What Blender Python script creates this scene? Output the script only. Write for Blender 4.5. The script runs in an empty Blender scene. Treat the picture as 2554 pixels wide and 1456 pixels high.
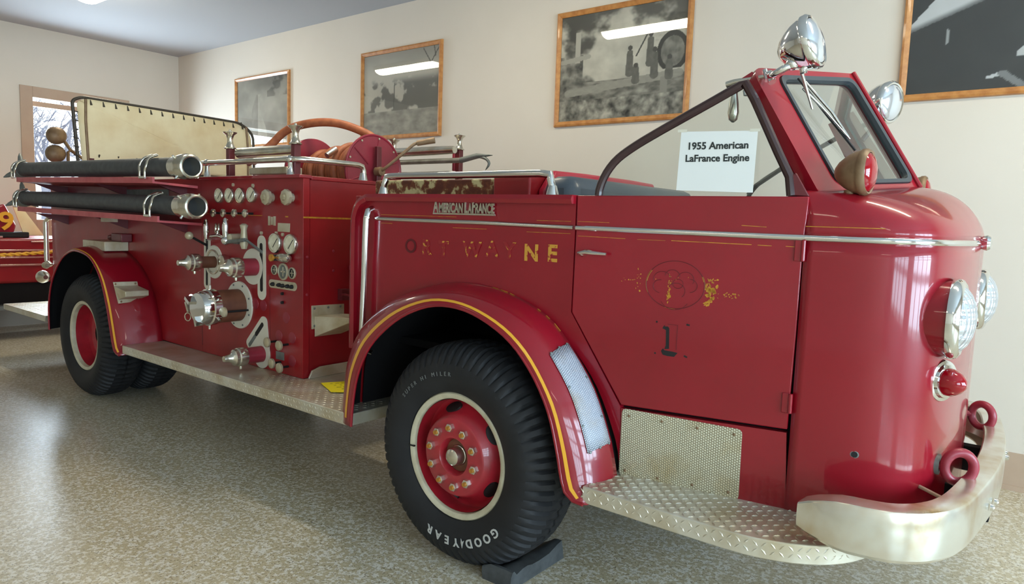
import bpy, bmesh, math, random
from math import sin, cos, pi, sqrt, radians
from mathutils import Vector, Matrix, noise
random.seed(7)
SC = bpy.context.scene
COL = SC.collection
CAM_LOC=(0.0,0.0,1.5469)
CAM_ROT=[[0.78604, 0.617249, 0.033845], [-0.088338, 0.057969, 0.994402], [-0.611831, 0.78463, -0.100092]]
CAM_F_PX=1735.99

# ---------------------------------------------------------------- camera, light, exposure
cam_d = bpy.data.cameras.new('camera'); cam = bpy.data.objects.new('camera', cam_d); COL.objects.link(cam)
cam_d.sensor_width = 36.0; cam_d.lens = CAM_F_PX * 36.0 / 2554.0; cam_d.clip_start = 0.05
_r, _u, _f = [Vector(v) for v in CAM_ROT]
_m = Matrix((_r, _u, -_f)).transposed().to_4x4(); _m.translation = Vector(CAM_LOC)
cam.matrix_world = _m
SC.camera = cam
SC.view_settings.view_transform = 'Standard'; SC.view_settings.look = 'None'
SC.view_settings.gamma = 1.0; SC.view_settings.use_curve_mapping = False
SC.view_settings.exposure = 0.92
w = bpy.data.worlds.new('world'); SC.world = w; w.use_nodes = True
w.node_tree.nodes['Background'].inputs[0].default_value = (0.86, 0.93, 1.0, 1)
w.node_tree.nodes['Background'].inputs[1].default_value = 2.6

def area(name, loc, target, sx, sy, power, col):
    d = bpy.data.lights.new(name, 'AREA'); d.shape = 'RECTANGLE'; d.size = sx; d.size_y = sy
    d.energy = power; d.color = col
    o = bpy.data.objects.new(name, d); COL.objects.link(o); o.location = loc
    o.rotation_euler = (Vector(target) - Vector(loc)).to_track_quat('-Z', 'Y').to_euler()
    return o
# daylight at the glazed overhead doors of the front wall (truck nose side) and at the left window
area('daylight_front_door', (4.55, 2.2, 1.75), (0, 2.2, 1.55), 3.4, 2.2, 280, (0.58, 0.78, 1.0))
area('daylight_front_door', (4.55, -2.2, 1.75), (0, -2.0, 1.55), 3.4, 2.2, 170, (0.58, 0.78, 1.0))
area('daylight_left_window', (-10.75, 3.8, 2.15), (0, 2.6, 0.6), 1.0, 1.5, 90, (0.72, 0.84, 1.0))

# ---------------------------------------------------------------- materials
def S(r, g, b):
    f = lambda c: ((c/255+0.055)/1.055)**2.4 if c/255 > 0.04045 else c/255/12.92
    return (f(r), f(g), f(b), 1)
class NT:
    def __init__(s, name):
        s.m = bpy.data.materials.new(name); s.m.use_nodes = True; s.t = s.m.node_tree
        s.b = s.t.nodes['Principled BSDF']; s.out = s.t.nodes['Material Output']
    def n(s, typ, **kw):
        x = s.t.nodes.new(typ)
        for k, v in kw.items():
            if k.startswith('i_'): x.inputs[int(k[2:])].default_value = v
            else: setattr(x, k, v)
        return x
    def l(s, a, b): s.t.links.new(a, b)
    def co(s): return s.n('ShaderNodeTexCoord').outputs['Object']
    def noise(s, scale, detail=3, vec=None, rough=.55):
        x = s.n('ShaderNodeTexNoise'); x.inputs['Scale'].default_value = scale; x.inputs['Detail'].default_value = detail
        x.inputs['Roughness'].default_value = rough
        s.l(vec or s.co(), x.inputs['Vector']); return x.outputs['Fac']
    def ramp(s, fac, stops):
        x = s.n('ShaderNodeValToRGB'); e = x.color_ramp.elements
        while len(e) < len(stops): e.new(0.5)
        for k, (p, c) in enumerate(stops): e[k].position = p; e[k].color = c
        s.l(fac, x.inputs[0]); return x.outputs[0]
    def mix(s, fac, a, b):
        x = s.n('ShaderNodeMix', data_type='RGBA')
        for sock, v in ((x.inputs[0], fac), (x.inputs[6], a), (x.inputs[7], b)):
            if isinstance(v, (int, float, tuple)): sock.default_value = v
            else: s.l(v, sock)
        return x.outputs[2]
    def math(s, op, a, b=0.0):
        x = s.n('ShaderNodeMath', operation=op)
        for k, v in enumerate((a, b)):
            if isinstance(v, (int, float)): x.inputs[k].default_value = v
            else: s.l(v, x.inputs[k])
        return x.outputs[0]
    def bump(s, h, strength=.3, dist=.01):
        x = s.n('ShaderNodeBump'); x.inputs['Strength'].default_value = strength; x.inputs['Distance'].default_value = dist
        s.l(h, x.inputs['Height']); s.l(x.outputs[0], s.b.inputs['Normal'])
def mat(name, col, rough=.5, metal=0.0, coat=0.0, var=None, vscale=4, emit=0.0, crough=.05, spec=.5, rv=0.0, bump=0.0, bscale=60):
    t = NT(name); b = t.b
    b.inputs['Base Color'].default_value = col; b.inputs['Roughness'].default_value = rough
    b.inputs['Metallic'].default_value = metal; b.inputs['Coat Weight'].default_value = coat
    b.inputs['Coat Roughness'].default_value = crough; b.inputs['Specular IOR Level'].default_value = spec
    if var: t.l(t.ramp(t.noise(vscale, 5), [(.38, col), (.68, var)]), b.inputs['Base Color'])
    if rv:
        x = t.n('ShaderNodeMapRange'); x.inputs[3].default_value = max(0, rough-rv); x.inputs[4].default_value = rough+rv
        t.l(t.noise(vscale*2.3, 4), x.inputs[0]); t.l(x.outputs[0], b.inputs['Roughness'])
    if bump: t.bump(t.noise(bscale, 4), bump)
    if emit:
        b.inputs['Emission Color'].default_value = col; b.inputs['Emission Strength'].default_value = emit
    return t.m
M = {}
M['red'] = mat('red_paint', S(146,13,32), .34, coat=.75, spec=.3, var=S(134,10,27), vscale=1.6, crough=.06, rv=.06)
M['red_old'] = mat('aged_red_paint', S(150,20,28), .42, coat=.3, spec=.35, var=S(130,17,25), vscale=2.5, crough=.2, rv=.1)
M['red_reel'] = mat('reel_red', S(150,40,56), .45, coat=.2, var=S(132,32,46), vscale=6)
M['red_in'] = mat('cab_inner_red', S(190,22,52), .4, coat=.4)
M['red_wheel'] = mat('wheel_red', S(176,34,48), .38, coat=.5, var=S(150,28,40), vscale=8)
M['pink'] = mat('faded_trough_red', S(196,92,96), .5, var=S(176,66,72), vscale=6)
M['maroon'] = mat('dark_maroon_paint', S(96,26,32), .45, coat=.2)
M['brownframe'] = mat('dark_brown_frame', S(52,28,28), .4, coat=.3)
M['chrome'] = mat('chrome', S(225,225,222), .09, 1, rv=.04, vscale=5)
M['oldchrome'] = mat('dull_chrome', S(226,224,214), .22, .95, var=S(200,192,172), vscale=9, rv=.1)
def bumper_mat():
    t = NT('stained_chrome'); a = t.noise(4.0, 3); b = t.noise(26, 3)
    s = t.math('MULTIPLY', t.n('ShaderNodeMapRange', i_1=.44, i_2=.70).outputs[0], 1.0)
    mr = s.node.inputs[0].links[0].from_node; t.l(a, mr.inputs[0])
    k = t.math('MULTIPLY', s, t.math('ADD', b, .25))
    t.l(t.mix(k, S(226,224,214), S(176,146,92)), t.b.inputs['Base Color'])
    t.b.inputs['Metallic'].default_value = .8; t.b.inputs['Roughness'].default_value = .24
    return t.m
M['bumper'] = bumper_mat()
M['alu'] = mat('aged_aluminium', S(214,209,194), .36, .5, var=S(186,170,138), vscale=5, rv=.1)
M['cream'] = mat('aged_cream_metal', S(204,196,172), .42, .35, var=S(176,160,128), vscale=8)
M['creamrim'] = mat('cream_rim_paint', S(206,198,172), .45, coat=.2, var=S(176,164,134), vscale=10)
M['gold'] = mat('gold_leaf', S(206,150,50), .4, .35, var=S(170,110,46), vscale=40)
M['yellow'] = mat('yellow_stripe', S(232,168,44), .4, coat=.4)
M['yellowcard'] = mat('yellow_card', S(240,222,20), .55)
M['rubber'] = mat('tyre_rubber', S(30,30,32), .62, var=S(38,38,40), vscale=6, spec=.35)
M['hoserub'] = mat('suction_hose_rubber', S(80,82,83), .55, var=S(64,66,67), vscale=20, spec=.3, bump=.15, bscale=220)
M['black'] = mat('black_paint', S(18,17,18), .6)
M['blackin'] = mat('dark_underbody', S(22,20,21), .85, spec=.2)
M['gasket'] = mat('rubber_gasket', S(58,64,68), .45)
M['seat'] = mat('blue_grey_vinyl', S(78,88,98), .42, coat=.15, var=S(70,80,90), vscale=6)
M['hose'] = mat('orange_brown_hose', S(168,96,58), .6, var=S(146,78,48), vscale=20)
M['greyhose'] = mat('grey_pipe_paint', S(152,150,140), .35, .5, var=S(126,124,112), vscale=12)
M['bronze'] = mat('weathered_bronze', S(142,116,88), .5, .25, var=S(116,88,60), vscale=14)
M['rustpipe'] = mat('rust_brown_pipe', S(118,72,50), .55, var=S(98,56,40), vscale=12)
M['redlens'] = mat('red_lens', S(146,3,20), .1, coat=.7, spec=.3)
M['paper'] = mat('white_paper', S(232,231,226), .6)
M['ink'] = mat('dark_ink', S(44,48,46), .7)
M['wood'] = mat('oak_frame_wood', S(196,136,74), .45, coat=.2, var=S(170,108,54), vscale=18)
M['canvas'] = mat('tan_canvas', S(246,230,188), .75, var=S(230,206,158), vscale=3, bump=.1, bscale=300)
M['tan'] = mat('tan_trim_paint', S(186,162,140), .5, var=S(178,152,130), vscale=2)
M['branch'] = mat('tree_bark', S(96,96,110), .9)
M['dialface'] = mat('dial_face', S(226,220,196), .5, var=S(205,196,166), vscale=30)
M['white'] = mat('white_grey_paint', S(214,212,200), .5)
M['darktube'] = mat('dark_brown_tube', S(66,58,46), .5)
M['lens2'] = mat('clear_lamp_glass', S(222,226,232), .13, .8, coat=.6)
M['lightgrey'] = mat('light_grey_enamel', S(216,210,192), .4)
M['dullgrey'] = mat('dull_grey_metal', S(128,132,128), .5, .4, var=S(104,108,104), vscale=14)
M['faint'] = mat('worn_letter_shadow', S(126,16,28), .5)
M['tyreletter'] = mat('tyre_letter_white', S(188,186,180), .6)
M['tyredim'] = mat('tyre_letter_grey', S(110,110,106), .6)
M['bulbdim'] = mat('fluorescent_diffuser_dim', (1.0, .90, .70, 1), .4, emit=7.0)
M['bulbglow'] = mat('fluorescent_diffuser', (1.0, .91, .70, 1), .4, emit=22.0)
def floor_mat():
    t = NT('speckled_epoxy'); v = t.co()
    a = t.noise(55, 2, v); b = t.noise(120, 2, v); g = t.noise(1.1, 3, v)
    base = t.ramp(g, [(.35, S(182,168,136)), (.65, S(192,178,148))])
    c1 = t.mix(t.ramp(a, [(.46, (0,0,0,1)), (.6, (1,1,1,1))]), base, S(220,213,198))
    c2 = t.mix(t.ramp(b, [(.58, (0,0,0,1)), (.66, (.85,.85,.85,1))]), c1, S(122,108,84))
    t.l(c2, t.b.inputs['Base Color']); t.b.inputs['Roughness'].default_value = .3
    t.b.inputs['Specular IOR Level'].default_value = .55; t.bump(a, .06, .004)
    return t.m
M['floor'] = floor_mat()
def wall_mat():
    t = NT('cream_wall_paint'); 
    t.l(t.ramp(t.noise(1.3, 3), [(.3, S(213,204,190)), (.7, S(217,208,195))]), t.b.inputs['Base Color'])
    t.b.inputs['Roughness'].default_value = .6; t.bump(t.noise(140, 3), .05, .003); return t.m
M['wall'] = wall_mat()
M['ceil'] = mat('ceiling_paint', S(180,184,189), .8)
def pebble_mat(name, pitch, base, pit):
    t = NT(name); sep = t.n('ShaderNodeSeparateXYZ'); t.l(t.n('ShaderNodeUVMap').outputs[0], sep.inputs[0])
    k = 2*pi/pitch
    u = sep.outputs[0]; v = sep.outputs[1]
    a = t.math('COSINE', t.math('MULTIPLY', u, k))
    b = t.math('COSINE', t.math('ADD', t.math('MULTIPLY', u, k*.5), t.math('MULTIPLY', v, k*.866)))
    c = t.math('COSINE', t.math('SUBTRACT', t.math('MULTIPLY', u, k*.5), t.math('MULTIPLY', v, k*.866)))
    h = t.math('ADD', t.math('ADD', a, b), c)
    f = t.n('ShaderNodeMapRange'); f.inputs[1].default_value = -1.2; f.inputs[2].default_value = 1.6; t.l(h, f.inputs[0])
    stain = t.ramp(t.noise(5, 4), [(.5, base), (.72, S(190,160,98))])
    t.l(t.mix(f.outputs[0], pit, stain), t.b.inputs['Base Color'])
    t.b.inputs['Metallic'].default_value = .25; t.b.inputs['Roughness'].default_value = .5
    t.bump(f.outputs[0], .6, .003); return t.m
M['pebble'] = pebble_mat('pebbled_kick_plate', .0085, S(222,216,190), S(164,153,124))
M['pebble2'] = pebble_mat('pebbled_fender_plate', .0085, S(204,207,214), S(150,154,166))
def glass_mat(name, tint, refl=.05, rough=0.0, blend=None):
    t = NT(name); tr = t.n('ShaderNodeBsdfTransparent'); tr.inputs[0].default_value = tint
    gl = t.n('ShaderNodeBsdfGlossy'); gl.inputs['Roughness'].default_value = rough
    lw = t.n('ShaderNodeLayerWeight'); lw.inputs[0].default_value = .5
    f5 = t.math('POWER', lw.outputs[1], 4.0); fr = t.math('ADD', t.math('MULTIPLY', f5, .8), refl)
    mx = t.n('ShaderNodeMixShader'); t.l(fr, mx.inputs[0]); t.l(tr.outputs[0], mx.inputs[1]); t.l(gl.outputs[0], mx.inputs[2])
    t.l(mx.outputs[0], t.out.inputs[0]); return t.m
M['glass'] = glass_mat('window_glass', (.93,.96,.95,1))
M['clear'] = glass_mat('picture_glass', (.97,.97,.96,1))
def lens_mat():
    t = NT('lamp_lens_glass'); t.b.inputs['Base Color'].default_value = S(226,232,240); t.b.inputs['Roughness'].default_value = .12
    t.b.inputs['Metallic'].default_value = .75
    sep = t.n('ShaderNodeSeparateXYZ'); t.l(t.co(), sep.inputs[0])
    h = t.math('ADD', t.math('SINE', t.math('MULTIPLY', sep.outputs[1], 330)), t.math('SINE', t.math('MULTIPLY', sep.outputs[2], 190)))
    t.bump(h, .5, .004); return t.m
M['lens'] = lens_mat()
def attr_mat(name):
    t = NT(name); a = t.n('ShaderNodeAttribute', attribute_name='print'); t.l(a.outputs['Color'], t.b.inputs['Base Color'])
    t.b.inputs['Roughness'].default_value = .7; return t.m
M['print'] = attr_mat('photographic_print')
def rust_mat():
    t = NT('rusted_cream_treadplate'); r = t.noise(16, 5)
    t.l(t.ramp(r, [(.44, S(206,192,138)), (.52, S(120,66,34)), (.6, S(96,44,28))]), t.b.inputs['Base Color'])
    t.b.inputs['Roughness'].default_value = .6; return t.m
M['rust'] = rust_mat()

# ---------------------------------------------------------------- mesh helpers
WPOS = {}
def V(*a): return Vector(a if len(a) > 1 else a[0])
def basis(d):
    d = V(d).normalized(); a = V(0,0,1) if abs(d.z) < .9 else V(1,0,0)
    u = a.cross(d).normalized(); return u, d.cross(u)
class MB:
    def __init__(s): s.v = []; s.f = []; s.mi = []; s.m = 0; s.uv = {}
    def mat(s, k): s.m = k; return s
    def add(s, vs, fs):
        o = len(s.v); s.v += [tuple(x) for x in vs]
        for f in fs: s.f.append([i+o for i in f]); s.mi.append(s.m)
        return s
    def box(s, c, d, rz=0.0, ry=0.0, rx=0.0):
        R = Matrix.Rotation(rz,3,'Z') @ Matrix.Rotation(ry,3,'Y') @ Matrix.Rotation(rx,3,'X')
        vs = [V(c) + R @ V(x*d[0]/2, y*d[1]/2, z*d[2]/2) for x in (-1,1) for y in (-1,1) for z in (-1,1)]
        return s.add(vs, [(0,1,3,2),(4,6,7,5),(0,4,5,1),(2,3,7,6),(0,2,6,4),(1,5,7,3)])
    def box2(s, a, b):
        return s.box([(a[i]+b[i])/2 for i in range(3)], [abs(a[i]-b[i]) for i in range(3)])
    def lathe(s, o, d, prof, n=24, cap0=True, cap1=True):
        d = V(d).normalized(); u, w2 = basis(d); vs = []; fs = []
        for (t, r) in prof:
            for k in range(n):
                a = 2*pi*k/n; vs.append(V(o) + d*t + (u*cos(a) + w2*sin(a))*max(r,1e-5))
        for i in range(len(prof)-1):
            for k in range(n):
                fs.append((i*n+k, i*n+(k+1)%n, (i+1)*n+(k+1)%n, (i+1)*n+k))
        if cap0: fs.append(tuple(range(n))[::-1])
        if cap1: fs.append(tuple((len(prof)-1)*n+k for k in range(n)))
        return s.add(vs, fs)
    def cyl(s, p0, p1, r0, r1=None, n=16):
        L = (V(p1)-V(p0)).length
        return s.lathe(p0, V(p1)-V(p0), [(0,r0),(L,r0 if r1 is None else r1)], n)
    def ball(s, c, r, n=16, sc=(1,1,1)):
        vs = []; fs = []; m = n//2
        for i in range(m+1):
            a = pi*i/m
            for k in range(n):
                b = 2*pi*k/n; vs.append((c[0]+r*sc[0]*sin(a)*cos(b), c[1]+r*sc[1]*sin(a)*sin(b), c[2]+r*sc[2]*cos(a)))
        for i in range(m):
            for k in range(n): fs.append((i*n+k, (i+1)*n+k, (i+1)*n+(k+1)%n, i*n+(k+1)%n))
        return s.add(vs, fs)
    def tube(s, pts, r, n=12, closed=False, caps=True):
        P = [V(p) for p in pts]; N = len(P); vs = []; fs = []
        rr = r if isinstance(r, (list, tuple)) else [r]*N
        T = []
        for i in range(N):
            a = P[(i-1) % N] if (closed or i > 0) else P[i]; b = P[(i+1) % N] if (closed or i < N-1) else P[i]
            T.append((b-a).normalized())
        u, _ = basis(T[0])
        for i in range(N):
            u = (u - T[i]*u.dot(T[i])).normalized(); w2 = T[i].cross(u)
            for k in range(n):
                a = 2*pi*k/n; vs.append(P[i] + (u*cos(a)+w2*sin(a))*rr[i])
        for i in range(N if closed else N-1):
            j = (i+1) % N
            for k in range(n): fs.append((i*n+k, i*n+(k+1)%n, j*n+(k+1)%n, j*n+k))
        if caps and not closed:
            fs.append(tuple(range(n))[::-1]); fs.append(tuple((N-1)*n+k for k in range(n)))
        return s.add(vs, fs)
    def grid(s, rows, cu=False):
        n = len(rows[0]); vs = [p for r in rows for p in r]; fs = []
        for i in range(len(rows)-1):
            for k in range(n if cu else n-1): fs.append((i*n+k, i*n+(k+1)%n, (i+1)*n+(k+1)%n, (i+1)*n+k))
        return s.add(vs, fs)
    def prism(s, pts, ext):
        n = len(pts); e = V(ext); vs = [V(p) for p in pts] + [V(p)+e for p in pts]
        fs = [tuple(range(n)), tuple(range(2*n-1, n-1, -1))]
        for k in range(n): fs.append((k, (k+1)%n, n+(k+1)%n, n+k)[::-1])
        return s.add(vs, fs)
    def build(s, name, mats, parent=None, smooth=35, bevel=0, solid=0, uvf=None, root=False):
        if not isinstance(mats, (list, tuple)): mats = [mats]
        xs = [v[0] for v in s.v]; ys = [v[1] for v in s.v]; zs = [v[2] for v in s.v]
        c = V((min(xs)+max(xs))/2, (min(ys)+max(ys))/2, min(zs) if parent is None else (min(zs)+max(zs))/2)
        me = bpy.data.meshes.new(name); me.from_pydata([V(v)-c for v in s.v], [], s.f)
        for k in mats: me.materials.append(M[k])
        me.polygons.foreach_set('material_index', s.mi)
        bm = bmesh.new(); bm.from_mesh(me); bmesh.ops.recalc_face_normals(bm, faces=bm.faces); bm.to_mesh(me); bm.free()
        if uvf:
            uv = me.uv_layers.new(name='UVMap')
            for lp in me.loops: uv.data[lp.index].uv = uvf(V(me.vertices[lp.vertex_index].co)+c)
        me.update()
        if smooth: me.shade_smooth(); me.set_sharp_from_angle(angle=radians(smooth))
        o = bpy.data.objects.new(name, me); COL.objects.link(o)
        place(o, c, parent)
        if bevel:
            b = o.modifiers.new('bevel', 'BEVEL'); b.width = bevel; b.segments = 2; b.limit_method = 'ANGLE'
        if solid:
            b = o.modifiers.new('solidify', 'SOLIDIFY'); b.thickness = solid; b.offset = 0
        return o
def place(o, c, parent=None):
    c = V(c); WPOS[o.name] = c
    if parent is not None: o.parent = parent; o.location = c - WPOS[parent.name]
    else: o.location = c
def empty(name, loc):
    o = bpy.data.objects.new(name, None); COL.objects.link(o); o.empty_display_size = .1; place(o, loc); return o
def tag(o, label, cat, group=None):
    o['label'] = label; o['category'] = cat
    if group: o['group'] = group
    return o
def struct(o): o['kind'] = 'structure'; return o
def catmull(pts, n, closed=False):
    P = [V(p) for p in pts]; out = []; N = len(P)
    segs = N if closed else N-1
    # uniform by chord length
    Ls = [(P[(i+1) % N]-P[i]).length for i in range(segs)]; T = sum(Ls)
    cnt = n if closed else n-1
    for k in range(n):
        d = T*k/cnt; i = 0
        while i < segs-1 and d > Ls[i]: d -= Ls[i]; i += 1
        t = min(1, d/Ls[i]) if Ls[i] > 0 else 0
        g = (lambda j: P[j % N]) if closed else (lambda j: P[max(0, min(N-1, j))])
        p0, p1, p2, p3 = g(i-1), g(i), g(i+1), g(i+2)
        out.append(.5*((2*p1)+(p2-p0)*t+(2*p0-5*p1+4*p2-p3)*t*t+(3*p1-p0-3*p2+p3)*t**3))
    return out
def circle(c, r, u, w2, n=24): return [V(c)+V(u)*r*cos(2*pi*k/n)+V(w2)*r*sin(2*pi*k/n) for k in range(n)]
def hull(discs, n=40):
    # convex outline around discs [(x,z,r)]
    pts = []
    for k in range(n):
        a = 2*pi*k/n; b = max(discs, key=lambda d: d[0]*cos(a)+d[1]*sin(a)+d[2])
        pts.append((b[0]+b[2]*cos(a), b[1]+b[2]*sin(a)))
    return pts
_tc = {}
def glyphs(txt, size, depth, bold=0.0, shear=0.0):
    cu = bpy.data.curves.new('lettering', 'FONT'); cu.body = txt; cu.size = size; cu.extrude = depth/2; cu.offset = bold; cu.shear = shear
    cu.align_x = 'CENTER'; cu.align_y = 'CENTER'; cu.resolution_u = 3
    o = bpy.data.objects.new('lettering', cu); COL.objects.link(o)
    bpy.context.view_layer.update()
    me = bpy.data.meshes.new_from_object(o.evaluated_get(bpy.context.evaluated_depsgraph_get()))
    vs = [v.co.copy() for v in me.vertices]; fs = [tuple(p.vertices) for p in me.polygons]
    bpy.data.objects.remove(o); bpy.data.curves.remove(cu); bpy.data.meshes.remove(me)
    return vs, fs
def text_on(mb, txt, c, u, w2, nrm, size, depth=.001, bold=0.0, sx=1.0, shear=0.0):
    vs, fs = glyphs(txt, size, depth, bold, shear)
    u, w2, nrm = V(u), V(w2), V(nrm)
    mb.add([V(c)+u*v.x*sx+w2*v.y+nrm*(v.z+depth/2) for v in vs], fs)

# ---------------------------------------------------------------- room shell
XL, XR, YB, YF, ZC = -10.48, 4.3, 5.23, -4.6, 3.80
struct(MB().box2((XL-.3, YF-.3, -.12), (XR+.3, YB+.3, 0)).build('floor', 'floor'))
struct(MB().box2((XL-.3, YF-.3, ZC), (XR+.3, YB+.3, ZC+.12)).build('ceiling', 'ceil'))
struct(MB().box2((XL-.2, YB, 0), (XR+.2, YB+.2, ZC)).build('wall_back', 'wall'))
struct(MB().box2((XL-.2, YF-.2, 0), (XR+.2, YF, ZC)).build('wall_front', 'wall'))
WY0, WY1, WZ0, WZ1 = 3.20, 4.52, 1.16, 3.06
m = MB()
m.box2((XL-.2, YF, 0), (XL, WY0, ZC)); m.box2((XL-.2, WY1, 0), (XL, YB, ZC))
m.box2((XL-.2, WY0, 0), (XL, WY1, WZ0)); m.box2((XL-.2, WY0, WZ1), (XL, WY1, ZC))
struct(m.build('wall_left', 'wall', smooth=0))
# left window: casing, sash bar, glass, lower panel
m = MB()
m.box2((XL-.12, WY0, WZ0), (XL+.015, WY0+.14, WZ1)); m.box2((XL-.12, WY1-.14, WZ0), (XL+.015, WY1, WZ1))
m.box2((XL-.12, WY0+.14, 2.925), (XL+.015, WY1-.14, WZ1)); m.box2((XL-.12, WY0+.14, WZ0), (XL+.012, WY1-.14, 1.37))
m.box2((XL-.09, WY0+.14, 2.82), (XL-.05, WY1-.14, 2.885))
o = struct(m.build('window_1', 'tan', smooth=0, bevel=.004))
MB().box2((XL-.075, WY0+.14, 1.37), (XL-.068, WY1-.14, 2.925)).build('window_glass', 'glass', o)
MB().box2((XL+.012, WY0-.04, 1.12), (XL+.09, WY1+.04, 1.165)).build('window_sill', 'tan', o, bevel=.006)
MB().box2((XL+.0125, WY0+.3, 1.27), (XL+.02, WY1-.2, 1.285)).build('sash_lift', 'white', o)
# glazed overhead door wall on the nose side: two door openings with grid glazing
DX = XR
doors = [(0.5, 3.9), (-3.9, -0.5)]
m = MB(); DZ0, DZ1 = .55, 2.95
m.box2((DX, YF, 0), (DX+.2, YB, DZ0)); m.box2((DX, YF, DZ1), (DX+.2, YB, ZC))
m.box2((DX, YF, DZ0), (DX+.2, -3.9, DZ1)); m.box2((DX, -.5, DZ0), (DX+.2, .5, DZ1)); m.box2((DX, 3.9, DZ0), (DX+.2, YB, DZ1))
struct(m.build('wall_right', 'wall', smooth=0))
for k, (y0, y1) in enumerate(doors):
    m = MB()
    for i in range(5): yy = y0+(y1-y0)*i/4; m.box2((DX+.03, yy-.045, DZ0), (DX+.09, yy+.045, DZ1))
    for i in range(5): zz = DZ0+(DZ1-DZ0)*i/4; m.box2((DX+.031, y0, zz-.045), (DX+.089, y1, zz+.045))
    o = struct(m.build('door_%d' % (k+1), 'white', smooth=0))
    MB().box2((DX+.055, y0, DZ0), (DX+.062, y1, DZ1)).build('door_glass', 'glass', o)
# base band along the back wall
struct(MB().box2((XL, YB-.012, .03), (XR, YB, .235)).build('baseboard_back', 'tan'))
struct(MB().box2((XL, YB-.02, 0), (XR, YB, .03)).build('trim_1', 'tan'))
tag(MB().box2((.0,YB-.03,.40),(.05,YB,.47)).build('wall_outlet', 'black', bevel=.004), 'small dark wall box at the right edge above the base band', 'wall outlet')

# fluorescent fixtures, row over the engine plus an added unseen fill row
k = 0
lab = {(-7.72,3.18): 'fluorescent ceiling fixture above the rear of the engine, at the top left'}
for (x, y) in [(-7.72,3.18),(-3.74,3.25),(.35,3.25),(-5.8,-3.1),(-1.7,-3.1),(2.4,-3.1)]:
    r = MB().box2((x-.62,y-.14,3.745),(x+.62,y+.14,3.80)).build('ceiling_fixture','white')
    d = MB(); pr = []
    for a in range(9):
        t = pi*a/8; pr.append((x-.6, y-.12*cos(t), 3.748-.055*sin(t)))
    d.prism(pr, (1.2,0,0)); d.build('lamp_diffuser','bulbglow' if y > 3 else 'bulbdim', r)
    tag(r, lab.get((x,y), 'long fluorescent ceiling fixture with white housing, out of the photograph'), 'ceiling light', 'fluorescent ceiling fixtures')

# bare trees outside the left window
def tree(x, y, h, seed, label):
    rnd = random.Random(seed); m = MB()
    def br(p, d, L, r, lvl):
        q = p + d*L; mid = p + d*L*.5 + V(rnd.uniform(-1,1),rnd.uniform(-1,1),rnd.uniform(-1,1))*L*.07
        m.tube([p, mid, q], [r, r*.85, r*.6], 5)
        if lvl == 0: return
        for _ in range(4 if lvl > 1 else 3):
            a = V(rnd.uniform(-1,1), rnd.uniform(-1,1), rnd.uniform(-.35,.8)).normalized()
            t = rnd.uniform(.45,1); br(p+d*L*t, (d*.55+a).normalized(), L*rnd.uniform(.5,.72), r*.48, lvl-1)
    br(V(x,y,-.1), V(.02,.03,1).normalized(), h, .10, 5)
    tag(m.build('bare_tree','branch', smooth=60), label, 'tree')
tree(-14.6, 4.75, 2.45, 11, 'bare leafless tree seen through the left window')

# ---------------------------------------------------------------- framed photographs
def fbm(x, y, o=4, s=0):
    return .5+.5*noise.fractal(V(x, y, s), 1.0, 2.0, o)
def seg(u, v, a, b):
    ax, ay = a; bx, by = b; dx, dy = bx-ax, by-ay
    t = max(0, min(1, ((u-ax)*dx+(v-ay)*dy)/(dx*dx+dy*dy))); return sqrt((u-ax-t*dx)**2+(v-ay-t*dy)**2)
def sm(a, b, x): t = max(0, min(1, (x-a)/(b-a))); return t*t*(3-2*t)
def pic_peak(u, v):
    g = .46+.16*(fbm(u*2.5, v*2.5, 4, 1)-.5)*2
    d = .16*v*0; w2 = .05+.24*max(0, .78-v)
    if v < .76 and abs(u-.42-.03*sin(v*9)) < w2*.75: g = .50+.2*(fbm(u*7, v*4, 4, 5)-.5)+(.08 if u > .42 else -.1)
    if u > .6 and v > .7: g -= .18*sm(.45,.65,fbm(u*5, v*5, 4, 9))
    return g - .08*v
def pic_mist(u, v):
    g = .66-.2*sm(.7,1,v)+.06*(fbm(u*3, v*3, 3, 2)-.5)
    dk = sm(.5,.62, fbm(u*5, v*4, 5, 4)+.35*u-.5*abs(v-.42))
    g -= .38*dk*(1-sm(.6,.72,v))
    if v < .3: g = .46+.3*(fbm(u*9, v*14, 4, 7)-.5)
    for (a, b) in (((.42,.33),(.43,.62)),((.86,.75),(.99,.97)),((.9,.8),(.8,.98)),((.95,.88),(.93,1))):
        if seg(u, v, a, b) < .006: g = .2
    return g
MEN = [(.58,.40,.30),(.735,.47,.34),(.77,.36,.30),(.63,.33,.18),(.88,.34,.22)]
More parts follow.
